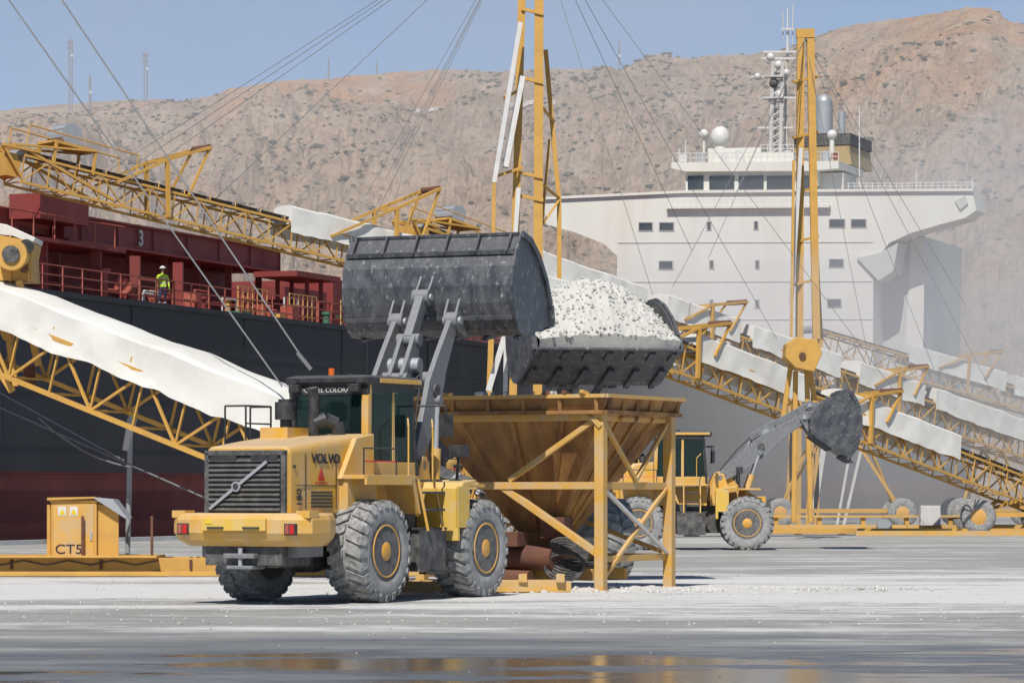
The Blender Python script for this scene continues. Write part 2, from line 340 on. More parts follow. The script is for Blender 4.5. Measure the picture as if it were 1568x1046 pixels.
def loader(M,pin,tilt,bw=3.25,load=False,operator=True,steer=0):
    E=empty('wheel_loader',M)
    Y='loader_yellow'; YB='loader_yellow_bright'; K='black_plastic'; D='dark_frame'
    for nm,x,y in(('wheel_rear_right',0,-1.14),('wheel_rear_left',0,1.14),('wheel_front_right',3.55,-1.14),('wheel_front_left',3.55,1.14)):
        b=MB(); wheel(b,(0,0,0),-1 if y<0 else 1); b.obj(nm,E,Matrix.Translation((x,y,.875))@Matrix.Rotation(random.uniform(0,6),4,'Y'))
    b=MB()
    b.b2((-1.9,-.48,.62),(1.7,.48,1.5),D); b.b2((1.4,-.25,.7),(2.5,.25,1.3),D); b.b2((2.1,-.55,.55),(4.35,.55,1.55),D)
    for x in(0,3.55):
        b.cyl((x,-.95,.875),(x,.95,.875),.19,D,16); b.sphere((x,0,.875),.38,D,16)
        for y in(-.72,.72): b.cyl((x,y-.12,.875),(x,y+.12,.875),.3,D,16)
    b.b2((-2.2,-.75,.66),(-1.3,.75,1.02),D); b.b2((-2.0,-.95,.8),(-1.2,.95,1.0),'arm_grey'); b.cyl((-2.28,0,.62),(-2.28,0,.95),.04,'grey_metal'); 
    b.b2((-2.35,-.3,.78),(-1.9,.3,.86),'arm_grey'); b.b2((-2.33,-.25,.60),(-1.9,.25,.66),'arm_grey')
    b.obj('chassis',E,bevel=.015)
    b=MB()
    def plan(z,i,j=0): return [V((x,y,z)) for x,y in((-2.44+i,-.72),(-2.36+i,-1.18+i),(-2.22+i,-1.36+i),(-1.65,-1.36+i),(-1.05,-1.1+i),(-1.05,1.1-i),(-1.65,1.36-i),(-2.22+i,1.36-i),(-2.36+i,1.18-i),(-2.44+i,.72))]
    b.loft([plan(.98,.18),plan(1.08,.06),plan(1.20,.0),plan(1.42,.0),plan(1.49,.03),plan(1.53,.09)],Y)
    b.b2((-2.5,-.62,1.24),(-2.36,.62,1.44),YB)
    for y in(-1.05,1.05):
        b.b2((-2.43,y-.11,1.17),(-2.35,y+.11,1.36),K); b.b2((-2.45,y-.09,1.19),(-2.42,y-.01,1.34),'red_light'); b.b2((-2.45,y+.01,1.19),(-2.42,y+.08,1.34),'rail_red')
    for y in(-1.22,1.22): b.b2((-2.30,y-.13,1.45),(-2.0,y+.13,1.57),Y)
    b.extr([V((-2.512,.42,1.35)),V((-2.512,.56,1.35)),V((-2.512,.49,1.46))],(.01,0,0),'sign_yellow')
    for y in(-.35,.35): b.b2((-2.53,y-.16,1.275),(-2.49,y+.16,1.305),K)
    b.obj('counterweight',E,bevel=.03)
    b=MB()
    b.loft([rrect(-2.08,.80,1.50,2.60,.12),rrect(-2.02,.83,1.50,2.64,.14),rrect(-1.2,.84,1.5,2.74,.15),rrect(-.3,.84,1.5,2.83,.15),rrect(.42,.84,1.5,2.88,.15)],Y)
    b.b2((-.5,-1.0,1.55),(.5,1.0,2.12),Y)
    for s in(-1,1): b.extr([V((-.6,s*.84,2.1)),V((.5,s*.84,2.1)),V((.5,s*.84,2.88)),V((-.1,s*.84,2.80))],(0,s*.10,0),Y)
    b.obj('engine_hood',E,bevel=.02)
    b=MB()
    for sd in(-1,1):
        for x in(-1.60,-.62): b.b2((x,sd*.845-.004,1.6),(x+.015,sd*.845+.004,2.52),K)
        b.b2((-1.9,sd*.845-.004,1.98),(-.6,sd*.845+.004,1.993),K)
        for k in range(5): b.b2((-1.42,sd*.85-.01,1.62+k*.06),(-.75,sd*.85+.01,1.65+k*.06),K)
        b.cyl((-1.95,sd*.84,2.3),(-1.95,sd*.86,2.3),.03,K,10)
    b.b2((-2.13,-.735,1.53),(-2.075,.735,2.50),K)
    for k in range(11):
        z=1.58+k*.081
        b.box((-2.15,0,z),(.07,1.40,.04),'dark_frame',(0,R(28),0))
    b.b2((-2.16,-.79,1.50),(-2.09,-.71,2.54),D); b.b2((-2.16,.71,1.50),(-2.09,.79,2.54),D); b.b2((-2.16,-.79,2.49),(-2.08,.79,2.57),D)
    for y in(-.4,.4): b.b2((-2.19,y-.26,2.40),(-2.12,y+.26,2.485),K)
    b.beam((-2.205,.66,1.60),(-2.205,-.46,2.38),.025,.05,'grey_metal'); b.cyl((-2.23,.13,1.97),(-2.19,.13,1.97),.085,'grey_metal',18); b.cyl((-2.235,.13,1.97),(-2.2,.13,1.97),.055,'black_plastic',18)
    b.obj('radiator_grille',E)
    b=MB()
    for s in(-1,1):
        b.b2((-.55,s*.84,2.10),(1.0,s*1.40,2.17),Y); b.b2((-.55,s*1.36,2.0),(1.0,s*1.41,2.17),Y)
        b.extr([V((1.0,s*.84,2.17)),V((1.0,s*.84,2.08)),V((1.28,s*.84,1.5)),V((1.34,s*.84,1.5)),V((1.1,s*.84,2.17))],(0,s*.55,0),Y)
        b.b2((.5,s*.55,1.45),(2.25,s*.84,2.06),Y); b.b2((1.05,s*.55,1.0),(2.0,s*.9,1.5),D)
        b.b2((1.0,s*.84,2.06),(2.35,s*1.25,2.10),D)
        b.b2((1.25,s*.85,.50),(2.2,s*1.40,1.22),D); b.b2((1.2,s*1.0,1.22),(2.25,s*1.40,1.26),K)
        for z in(.45,1.55,1.85): b.b2((1.5,s*1.25,z),(2.0,s*1.5,z+.04),K)
        for x in(1.48,2.02): b.beam((x,s*1.45,1.2),(x,s*1.25,2.1),.04,.04,Y)
        for x in(1.05,1.9): b.tube([V((x,s*1.3,2.1)),V((x,s*1.3,3.0)),V((x+.15,s*1.2,3.15))],.018,Y,6)
        b.tube([V((-.5,s*1.32,2.17)),V((-.5,s*1.32,2.62)),V((.6,s*1.32,2.62)),V((.6,s*1.32,2.17))],.016,K,6)
        b.tube([V((-.5,s*1.32,2.4)),V((.6,s*1.32,2.4))],.014,'red_light',6)
        b.b2((2.52,s*.62,1.02),(2.60,s*1.46,1.95),YB)
        b.extr([V((2.52,s*.62,1.90)),V((2.75,s*.62,2.05)),V((3.2,s*.62,2.10)),V((3.2,s*.62,2.04)),V((2.78,s*.62,1.98)),V((2.60,s*.62,1.86))],(0,s*.84,0),YB)
        b.b2((2.52,s*1.42,1.25),(2.95,s*1.465,1.98),YB)
        b.b2((3.25,s*.60,1.96),(4.0,s*1.2,2.02),Y)
        b.tube([V((3.3,s*1.0,2.0)),V((3.3,s*1.05,2.55))],.03,K,6); b.b2((3.2,s*.9,2.5),(3.42,s*1.2,2.72),K)
    b.obj('mudguards_and_steps',E,bevel=.012)
    b=MB()
    x0,x1,hw,z0,z1=.50,2.30,.80,2.08,3.74
    b.b2((x0,-hw,z0-.05),(x1,hw,2.16),Y); b.b2((x0,-hw,2.16),(x0+.06,hw,2.72),K)
    for y in(-hw+.05,hw-.05):
        b.beam((x0+.04,y,2.1),(x0+.1,y*.97,z1),.12,.14,K if y>0 else Y); b.beam((x1-.05,y,2.1),(x1-.18,y*.95,z1),.09,.09,K); b.beam((1.45,y,2.1),(1.45,y*.97,z1),.09,.07,Y if y<0 else K)
        b.b2((x0,y-.03,2.14),(x1,y+.03,2.40),Y)
        b.b2((x0+.1,y-.03,3.62),(x1-.15,y+.03,z1),K)
    b.b2((x0+.02,-hw,3.56),(x0+.1,hw,z1),K)
    b.loft([[V((x,y,z)) for x,y in((x0-.06+i,-hw-.02+i),(x1+.12-i,-hw-.02+i),(x1+.12-i,hw+.02-i),(x0-.06+i,hw+.02-i))] for z,i in((3.73,.03),(3.76,0),(3.86,0),(3.90,.12))],K)
    b.b2((x0+.4,-hw-.03,3.77),(x1+.05,-hw-.005,3.85),Y); b.b2((x0-.075,-hw+.2,3.77),(x0-.055,hw-.2,3.85),K)
    b.b2((x0-.1,-.35,2.6),(x0+.0,.35,2.66),K)
    for y in(-.6,.6): b.b2((x0-.16,y-.1,3.6),(x0-.04,y+.1,3.74),K)
    b.obj('cab_frame',E,bevel=.015)
    b=MB()
    b.b2((x0+.04,-hw+.1,2.72),(x0+.06,hw-.1,3.58),'cab_glass')
    for y in(-hw+.04,hw-.04):
        b.b2((x0+.12,y-.008,2.42),(1.42,y+.008,3.62),'cab_glass'); b.b2((1.5,y-.008,2.42),(x1-.15,y+.008,3.62),'cab_glass')
    b.b2((x1-.12,-hw+.1,2.3),(x1-.10,hw-.1,3.62),'cab_glass')
    b.obj('cab_windows',E)
    b=MB()
    b.b2((1.05,-.27,2.2),(1.6,.27,2.55),'seat_black'); b.box((1.02,0,2.88),(.14,.5,.75),'seat_black',(0,R(-8),0)); b.box((.98,0,3.32),(.1,.28,.2),'seat_black')
    b.b2((1.95,-.3,2.2),(2.1,.3,2.75),'seat_black'); b.tube([V((1.85,.2*math.cos(t*.6),2.95+.2*math.sin(t*.6))) for t in range(11)],.018,K,6)
    b.b2((x0+.1,-.74,2.12),(x1-.1,.74,2.2),'seat_black')
    b.obj('operator_seat',E,bevel=.03)
    b=MB()
    b.cyl((1.3,0,3.9),(1.3,0,3.95),.08,K); b.cyl((.8,.1,3.90),(.8,.1,4.03),.055,'beacon',12); b.tube([V((1.0,-.5,3.88)),V((1.0,-.5,4.5))],.006,K,5)
    b.cyl((-.3,.35,2.8),(-.3,.35,3.15),.10,K,14); b.cyl((-.3,.35,3.12),(-.3,.35,3.42),.19,'black_plastic',18); b.cyl((-.3,.35,3.42),(-.3,.35,3.47),.13,K,18)
    b.tube([V((-.15,-.12,2.8)),V((-.15,-.12,3.5)),V((-.2,-.12,3.66))],.095,'black_plastic',14)
    b.tube([V((-.15,-.12,3.05)),V((-.02,-.28,3.12)),V((.12,-.40,3.05)),V((.18,-.44,2.8))],.12,'black_plastic',14)
    b.b2((-.65,.1,2.78),(.1,.65,2.98),Y)
    for p in((-.9,.78),(-.1,.78)): b.tube([V((p[0],p[1],2.7)),V((p[0],p[1],3.35))],.018,K,6)
    b.tube([V((-.9,.78,3.35)),V((-.1,.78,3.35))],.018,K,6); b.tube([V((-.9,.78,3.05)),V((-.1,.78,3.05))],.015,K,6)
    b.tube([V((-.9,.78,3.35)),V((-.9,1.2,3.35)),V((-.9,1.2,2.1))],.018,K,6); b.tube([V((-.1,.78,3.35)),V((-.1,1.2,3.35)),V((-.1,1.2,2.1))],.018,K,6)
    for s in(-1,1):
        b.tube([V((2.25,s*.8,3.4)),V((2.45,s*1.25,3.4)),V((2.45,s*1.25,3.1))],.018,K,6); b.b2((2.42,s*1.13,2.85),(2.5,s*1.38,3.25),K)
    b.obj('cab_fittings',E)
    # front assembly turns about the articulation joint
    FA=empty('front_assembly',Matrix.Translation((1.85,0,0))@Matrix.Rotation(R(steer),4,'Z')@Matrix.Translation((-1.85,0,0)),E)
    b=MB()
    for s in(-1,1):
        b.extr([V((2.25,s*.36,1.4)),V((2.35,s*.36,2.2)),V((2.5,s*.36,2.55)),V((2.85,s*.36,2.6)),V((3.3,s*.36,2.1)),V((4.3,s*.36,1.5)),V((4.3,s*.36,1.0)),V((2.3,s*.36,.9))],(0,s*.12,0),Y)
        b.extr([V((2.35,s*.70,1.5)),V((2.45,s*.70,2.3)),V((2.6,s*.70,2.52)),V((2.8,s*.70,2.5)),V((2.95,s*.70,2.1)),V((3.0,s*.70,1.5))],(0,s*.05,0),Y)
    b.b2((2.5,-.36,1.3),(4.2,.36,1.75),Y); b.b2((2.35,-.74,1.45),(3.2,.74,1.62),Y)
    b.obj('front_frame',FA,bevel=.015)
    piv=V((2.68,0,2.36)); P=V((pin[0],0,pin[1])); d=(P-piv).normalized(); n=V((-d.z,0,d.x)); L=(P-piv).length
    b=MB()
    def A(t,o_): return piv+d*(t*L)+n*o_
    prof=[A(-.04,-.14),A(-.05,.12),A(.25,.24),A(.50,.36),A(.72,.28),A(.96,.16),A(1.03,.04),A(1.03,-.12),A(.95,-.16),A(.70,-.17),A(.50,-.28),A(.25,-.26)]
    for s in(-1,1):
        b.extr([p+V((0,s*.50,0)) for p in prof],(0,s*.10,0),'arm_grey')
        b.cyl(P+V((0,s*.42,0)),P+V((0,s*.68,0)),.16,'arm_grey',16); b.cyl(A(.5,.05)+V((0,s*.58,0)),A(.5,.05)+V((0,s*.64,0)),.12,'dark_frame',14)
    c=A(.58,.02); b.cyl(c+V((0,-.55,0)),c+V((0,.55,0)),.15,'arm_grey',16)
    b.cyl(piv+V((0,-.75,0)),piv+V((0,.75,0)),.09,'grey_metal')
    MBk=Matrix.Translation(P)@Matrix.Rotation(-R(tilt),4,'Y'); lk=MBk@V((-.04,0,.45))
    c=A(.62,.30); dl=(lk-c).normalized(); low=c+dl*min(.5,(lk-c).length*.55)+n*.08; top=c-d*.42+n*.16
    for y in(-.16,.08):
        b.extr([c+V((0,y,0))-n*.24,top+V((0,y,0))-d*.14,top+V((0,y,0))+n*.14,c+V((0,y,0))+n*.26,low+V((0,y,0))+n*.14,low+V((0,y,0))+d*.13,low+V((0,y,0))-n*.14],(0,.08,0),'arm_grey')
    b.cyl(c+V((0,-.3,0)),c+V((0,.3,0)),.14,'grey_metal'); b.cyl(top+V((0,-.22,0)),top+V((0,.22,0)),.12,'arm_grey'); b.cyl(low+V((0,-.22,0)),low+V((0,.22,0)),.12,'arm_grey')
    b.beam(low,lk,.16,.26,'arm_grey',n); b.cyl(lk+V((0,-.16,0)),lk+V((0,.16,0)),.15,'arm_grey')
    base=V((2.95,0,2.1)); mid=base.lerp(top,.62); b.cyl(base,mid,.13,'arm_grey',14); b.cyl(mid,top,.06,'grey_metal',10)
    for s in(-1,1):
        base=V((3.35,s*.62,1.35)); tp=A(.46,-.08)+V((0,s*.62,0)); mid=base.lerp(tp,.6); b.cyl(base,mid,.10,Y,14); b.cyl(mid,tp,.05,'grey_metal',10)
        b.cyl(tp+V((0,-.08,0)),tp+V((0,.08,0)),.09,'arm_grey')
        b.tube([base+V((.05,-s*.2,.1)),A(.2,.1)+V((0,s*.42,0)),A(.55,.36)+V((0,s*.40,0)),top+V((0,s*.25,-.1))],.022,K,6)
        b.tube([A(.05,.2)+V((0,s*.3,0)),A(.3,.42)+V((0,s*.25,0)),A(.5,.5)+V((0,s*.18,0)),c+V((0,s*.1,.1))],.02,K,6)
    b.obj('lift_arms',FA,bevel=.012)
    bucket(FA,(pin[0],0,pin[1]),tilt,bw,load)
    text('hood_lettering','VOLVO',.23,Matrix.Translation((-.95,-.853,2.43))@RX90,'lettering_dark',E,sx=1.2,bold=.003)
    text('model_lettering','180',.2,Matrix.Translation((-1.80,-.853,1.78))@RX90@Matrix.Rotation(R(90),4,'Z'),'lettering_dark',E)
    text('rear_window_lettering','PORT EL COLORAO',.12,Matrix.Translation((x0+.012,0,3.64))@Matrix(((0,0,-1,0),(-1,0,0,0),(0,1,0,0),(0,0,0,1))),'lettering_white',E,ext=.003)
    b=MB(); b.b2((-1.19,-.852,2.07),(-1.01,-.846,2.14),'red_light'); b.extr([V((-1.18,-.855,2.15)),V((-1.02,-.855,2.15)),V((-1.1,-.855,2.28))],(0,.006,0),'red_light'); b.b2((-1.3,-.852,2.02),(-.9,-.846,2.04),'red_light'); b.obj('company_decal',E)
    if operator:
        J={'pel':((1.28,0,2.62),.15),'w':((1.22,0,2.80),.15),'ch':((1.2,0,3.02),(.19,.13)),'nb':((1.22,0,3.18),.075),'nk':((1.24,0,3.24),.055),'h1':((1.27,0,3.31),.085),'h2':((1.26,0,3.41),.09)}
        Ed=[('pel','w'),('w','ch'),('ch','nb'),('nb','nk'),('nk','h1'),('h1','h2')]
        for s,l in((-1,'r'),(1,'l')):
            J[l+'s']=((1.22,s*.2,3.12),.065); J[l+'e']=((1.42,s*.3,2.86),.05); J[l+'w']=((1.68,s*.22,2.95),.035); J[l+'h']=((1.78,s*.19,2.98),.035)
            J[l+'hp']=((1.32,s*.1,2.60),.09); J[l+'k']=((1.72,s*.15,2.62),.065); J[l+'a']=((1.82,s*.15,2.27),.045)
            Ed+=[('ch',l+'s'),(l+'s',l+'e'),(l+'e',l+'w'),(l+'w',l+'h'),('pel',l+'hp'),(l+'hp',l+'k'),(l+'k',l+'a')]
        skinned('operator',J,Ed,'blue_cloth',E,'pel')
        h=MB(); h.sphere((1.27,0,3.38),.10,'skin',16,(1.05,.85,1.2)); h.sphere((1.255,0,3.42),.105,'seat_black',16,(1.05,.9,1.05),.0); h.obj('operator_head',E)
    return E
def TR(x,y,yaw): return Matrix.Translation((x,y,0))@Matrix.Rotation(R(yaw),4,'Z')
loader(TR(-3.43,56.13,62),(4.42,5.02),12,3.35,steer=6)
L2=loader(TR(4.18,108.1,-2),(5.45,4.35),-32,3.0)
L3=loader(TR(-.10,73.38,-72),(4.85,4.22),28,3.05,load=True,operator=False)

# ---------------------------------------------------------------- hopper
HU=V((.47,.883,0)); HL=V((-.883,.47,0)); HO=W(920,907,61.2); HO.z=0
def H(u,l,z): return HO+HU*u+HL*l+V((0,0,z))
hop=empty('loading_hopper')
b=MB(); Y='frame_yellow'; Rr='hopper_rusty'
LW,UW=3.85,3.0; zt=3.70
for (u,l) in((0,0),(UW,0),(0,LW),(UW,LW)):
    b.beam(H(u,l,0),H(u,l,3.36),.19,.19,Y,HU); b.beam(H(u-.14,l,.02),H(u+.14,l,.02),.3,.04,Y)
for z,w in((3.30,.16),(2.0,.14),(.62,.12)):
    b.beam(H(.08,0.08,z),H(UW-.08,.08,z),w,w,Y)
    if z>1: b.beam(H(0,.08,z),H(0,LW-.08,z),w,w,Y)
    b.beam(H(UW,.08,z),H(UW,LW-.08,z),w,w,Y); b.beam(H(.08,LW,z),H(UW-.08,LW,z),w,w,Y)
b.beam(H(.0,.1,3.25),H(.02,1.95,2.1),.10,.10,Y); b.beam(H(.0,.05,.72),H(.02,2.1,1.98),.13,.13,Y)
b.beam(H(.06,.03,.2),H(UW-.1,.02,1.95),.08,.08,Y); b.beam(H(UW-.1,.0,.7),H(.1,.0,1.95),.07,.07,'white_steel')
b.beam(H(.06,.0,3.25),H(UW*.5,.0,2.1),.08,.08,Y); b.beam(H(UW-.06,.0,3.25),H(UW*.5,.0,2.1),.08,.08,Y)
b.beam(H(UW,.1,3.25),H(UW,LW-.1,2.1),.09,.09,Y)
b.beam(H(.05,LW,.7),H(UW,LW,1.95),.08,.08,Y); b.beam(H(UW,0.1,.7),H(UW,LW-.1,1.95),.08,.08,Y)
for (p,q) in((H(-.1,-.1,3.32),H(-.1,.35,3.32)),(H(-.1,-.05,3.1),H(-.1,.2,3.36))): b.beam(p,q,.06,.10,Y)
b.obj('support_frame',hop,bevel=.01)
b=MB()
def ring(e,z): return [H(-e,-e,z),H(UW+e,-e,z),H(UW+e,LW+e,z),H(-e,LW+e,z)]
def ring2(cu,cl,h,z): return [H(cu-h,cl-h,z),H(cu+h,cl-h,z),H(cu+h,cl+h,z),H(cu-h,cl+h,z)]
b.loft([ring(.12,3.44),ring(.20,3.66),ring(.16,3.66),ring(.08,3.44)],Rr,caps=False)
b.loft([ring(.1,3.44),ring(.0,3.30),ring2(1.5,1.9,.38,1.05),ring2(1.5,1.9,.34,1.05),ring(-.08,3.32),ring(.04,3.44)],Rr,caps=False)
b.loft([ring2(1.5,1.9,.42,1.1),ring2(1.5,1.9,.42,.75)],Rr,caps=False)
for e,z in((.22,3.68),(.16,3.38)):
    r=ring(e,z)
    for i in range(4): b.beam(r[i],r[(i+1)%4],.10,.07,'frame_yellow' if z>3.5 else Rr)
for k in range(6):
    l=k*LW/5; b.beam(H(-.17,l,3.40),H(-.22,l,3.68),.07,.05,Rr)
    u=k*UW/5; b.beam(H(u,-.17,3.40),H(u,-.22,3.68),.07,.05,Rr)
for l in(.8,1.9,3.0): b.beam(H(-.02,l,3.32),H(1.12,1.9+(l-1.9)*.22,1.10),.08,.10,Rr)
for u in(.8,1.5,2.2): b.beam(H(u,-.02,3.32),H(1.5+(u-1.5)*.22,1.52,1.10),.08,.10,Rr)
b.obj('hopper_bin',hop)
b=MB()
for k in range(22):
    l=random.uniform(0,LW); s=random.uniform(.05,.18); b.box(H(random.uniform(-.26,-.12),l,3.74),(s,s*.6,.07),random.choice(['frame_yellow','gravel_white','rust']),(random.uniform(-.3,.3),random.uniform(-.3,.3),random.random()*3))
b.beam(H(.9,4.6,.35),H(.9,.6,.30),.12,.22,Y); b.beam(H(2.3,4.6,.35),H(2.3,.6,.30),.12,.22,Y); b.beam(H(1.6,4.2,.62),H(1.6,.8,.5),1.1,.06,'belt_black')
b.cyl(H(.5,1.2,.62),H(.8,3.2,.66),.24,'rust',18); b.cyl(H(.4,1.7,.22),H(.5,3.0,.26),.16,'rust',14)
b.box(H(.4,2.4,.98),(1.1,.5,.28),'rust',(0,0,R(-28))); b.box(H(.9,1.4,1.2),(.5,.5,.4),'rust',(0,0,R(-20)))
for k in range(7):
    pts=[H(.35+.03*k,.95+.42*math.cos(t*.5+k*.15),.45+.05*k+.26*math.sin(t*.5+k*.2)) for t in range(14)]
    b.tube(pts,.028,'belt_black',6)
b.b2((-.6,60.9,0.02),(.9,61.3,.22),Y); b.beam((-3.0,60.6,.12),(1.1,60.9,.12),.16,.2,Y); b.beam((-3.0,61.3,.12),(.9,62.0,.12),.16,.2,Y)
for x in(-2,-.9,.2,.9): b.box((x,60.75,.28),(.16,.12,.16),Y)
b.obj('feeder_and_hoses',hop,bevel=.01)

# ---------------------------------------------------------------- conveyors
def conveyor(p0,p1,width,depth,tarps,panel=1.3,ch=.10,tarp_h=.55,hang=.35,masts=(),legs=(),y='crane_yellow',drive=True,wavy=.05):
    E=empty('belt_conveyor'); p0=V(p0);p1=V(p1); d=(p1-p0); L=d.length; d.normalize()
    lat=d.cross(V((0,0,1))).normalized(); up=lat.cross(d).normalized()
    def C(t,l,u): return p0+d*t+lat*l+up*u
    b=MB(); hw=width/2; N=max(2,int(L/panel))
    for l in(-hw,hw):
        b.beam(C(0,l,0),C(L,l,0),ch,ch*1.2,y,up); b.beam(C(0,l,-depth),C(L,l,-depth),ch,ch*1.2,y,up)
        for k in range(N+1):
            t=k*L/N
            b.beam(C(t,l,0),C(t,l,-depth),ch*.55,ch*.55,y,lat)
            if k<N:
                t2=(k+1)*L/N
                if k%2: b.beam(C(t,l,0),C(t2,l,-depth),ch*.65,ch*.65,y,lat)
                else: b.beam(C(t,l,-depth),C(t2,l,0),ch*.65,ch*.65,y,lat)
    for k in range(N+1):
        t=k*L/N; b.beam(C(t,-hw,-depth),C(t,hw,-depth),ch*.6,ch*.6,y,up); b.beam(C(t,-hw,0),C(t,hw,0),ch*.6,ch*.6,y,up)
        if k<N and k%2: b.beam(C(t,-hw,-depth),C(t+L/N,hw,-depth),ch*.5,ch*.5,y,up)
    b.obj('truss_frame',E)
    b=MB(); bw=hw*.8
    b.loft([[C(t,-bw,.22),C(t,-bw*.4,.10),C(t,bw*.4,.10),C(t,bw,.22),C(t,bw*.4,.07),C(t,-bw*.4,.07)] for t in(0,L)],'belt_black')
    M_=int(L/1.2)
    for k in range(M_+1):
        t=k*L/max(1,M_)
        for l in(-1,1): b.cyl(C(t,l*bw*.95,.20),C(t,l*bw*.4,.03),.06,'grey_metal',6); b.beam(C(t,l*hw,.0),C(t,l*hw,.24),.04,.04,y)
    b.cyl(C(0,-bw,.0),C(0,bw,.0),.25,'grey_metal',14); b.cyl(C(L,-bw,.0),C(L,bw,.0),.25,'grey_metal',14)
    b.obj('belt_and_idlers',E)
    if tarps:
        b=MB()
        for (a,c,w0) in tarps:
            n=max(10,int((c-a)*L/.16)); sd=random.random()*50
            # tarpaulin pulled tight over square hoops: flat sides, hard top edge, loose hem
            pr=[(-1.20,-hang),(-1.18,-hang*.5),(-1.15,.0),(-1.12,tarp_h*.3),(-1.08,tarp_h*.6),(-1.04,tarp_h*.86),(-.93,tarp_h*.95),(-.5,tarp_h),(0,tarp_h*1.02),(.5,tarp_h),(.93,tarp_h*.95),(1.04,tarp_h*.86),(1.08,tarp_h*.6),(1.12,tarp_h*.3),(1.15,.0),(1.18,-hang*.5),(1.20,-hang)]
            rows=[]; m=len(pr)
            for i in range(n+1):
                t=(a+(c-a)*i/n)*L; row=[]
                hoop=(t%2.4)/2.4; sg=math.sin(hoop*math.pi)
                for j,(l,u) in enumerate(pr):
                    k_=min(j,m-1-j); side=k_<=5
                    # long diagonal creases running from the hoops to the hem
                    cr=noise.noise(V((t*.8+k_*.35+sd,k_*.10,3)))*wavy*1.1+noise.noise(V((t*2.0-k_*.30+sd,k_*.12,8)))*wavy*.5
                    du=-sg*.04-abs(noise.noise(V((t*.22+sd,9,1))))*.08
                    dl=(max(cr,-.025)-sg*.05*math.sin(math.pi*min(1,k_/5.5)))*(1 if side else .1)*(1 if l>0 else -1)
                    if k_==0: du+=noise.noise(V((t*.6+sd,l,7)))*.12+noise.noise(V((t*2.4+sd,l,7)))*.05
                    row.append(C(t,l*hw+dl,u*w0+du+(0 if side else cr*.4)))
                rows.append(row)
            vs=[p for r in rows for p in r]
            fs=[(i*m+j,i*m+j+1,(i+1)*m+j+1,(i+1)*m+j) for i in range(len(rows)-1) for j in range(m-1)]
            b.add(vs,fs,'white_canvas',True)
            for row in(rows[0],rows[-1]):   # end flaps folded down to the belt
                b.add([row[j] for j in range(2,m-2)],[tuple(range(m-4))],'white_canvas')
            k=a*L+.6
            while k<c*L:
                b.beam(C(k,-1.26*hw,-hang-.05),C(k,-1.22*hw,-.02),.02,.02,'belt_black'); k+=1.2
        b.obj('canvas_cover',E,fixn=True,sharp=26)
    b=MB()
    for (t,hh,rk) in masts:
        T=t*L
        for l in(-hw*1.24,hw*1.24):
            b.beam(C(T,l,-depth),C(T-.4,l,hh*.75),.14,.16,y,lat); b.beam(C(T-hh*1.6,l,-.2),C(T-.4,l,hh*.75),.10,.12,y,lat)
            b.beam(C(T-.4,l,hh*.75),C(T+rk,l*.8,hh*1.35),.12,.22,y,lat)
            b.beam(C(T+rk,l*.8,hh*1.35),C(T+rk*.5,l,.0),.09,.10,y,lat)
        b.beam(C(T-.4,-hw,hh*.75),C(T-.4,hw,hh*.75),.12,.12,y); b.cyl(C(T+rk,-hw*.9,hh*1.35),C(T+rk,hw*.9,hh*1.35),.14,'rust',10)
    for (t,z1,wd) in legs:
        T=t*L; c=C(T,0,-depth)
        for l in(-1,1):
            for dx in(-1,1):
                b.beam(C(T,l*hw,-depth),V((c.x,c.y,0))+V((dx*wd,l*1.3,.9)),.14,.14,y)
            b.beam(V((c.x-wd,c.y+l*1.3,.9)),V((c.x+wd,c.y+l*1.3,.9)),.2,.22,y)
        for dx in(-1,1):
            for l in(-1,1):
                wc=V((c.x+dx*wd,c.y+l*1.5,.8)); b.lathe([(.35,-.2),(.5,-.24),(.74,-.22),(.8,-.1),(.8,.1),(.74,.22),(.5,.24),(.35,.2)],wc,'rubber',28); b.lathe([(.36,-.205),(.3,-.22),(.2,-.24),(.02,-.25)],wc,'rim_orange',20); b.lathe([(.36,.205),(.3,.22),(.02,.23)],wc,'rim_orange',20)
    if drive:
        b.cyl(C(2.2,-hw-.35,1.35),C(2.2,hw*.3,1.35),.45,'grey_metal',18); b.cyl(C(2.2,-hw-.5,1.35),C(2.2,-hw-.35,1.35),.33,'white_steel',18); b.beam(C(1.2,0,.85),C(3.2,0,.85),width,.1,y,up)
        for k in range(9): b.beam(C(2.2+.46*math.cos(k*.7),-hw-.3,1.35+.46*math.sin(k*.7)),C(2.2+.46*math.cos(k*.7),hw*.3,1.35+.46*math.sin(k*.7)),.04,.04,'grey_metal')
        for t in(1.3,3.1):
            for l in(-hw,hw): b.beam(C(t,l,-.1),C(t,l,.85),.1,.1,y,d)
        for l in(-hw,hw):
            b.beam(C(-.6,l,.3),C(3.1,l,.85),.08,.16,y,lat); b.beam(C(0,l,.25),C(4.2,l,-.9),.1,.12,y,lat); b.beam(C(-1.0,l,.2),C(0,l,-.9),.1,.12,y,lat); b.beam(C(-1.0,l,.2),C(.6,l,.25),.1,.2,y,lat)
            b.tube([C(0,l*1.1,.3),C(0,l*1.1,1.2),C(5,l*1.1,1.1),C(5,l*1.1,.2)],.03,y,6)
        b.extr([C(-.75,-hw*.8,.0),C(.0,-hw*.8,.0),C(-.1,-hw*.8,-.9),C(-.6,-hw*.8,-.9)],lat*width*.8,y)
    if b.v: b.obj('frames_and_drive',E)
    return E,C,L
pC0=W(-60,452,76); pC1=W(820,795,66.5)
EC,CC,LC=conveyor(pC0,pC1,1.25,1.25,[(.0,.635,1.0)],panel=1.25,ch=.085,tarp_h=.72,hang=.26,drive=False,wavy=.07)
b=MB()
def hb(px,py,d=75.0): return W(px,py,d)
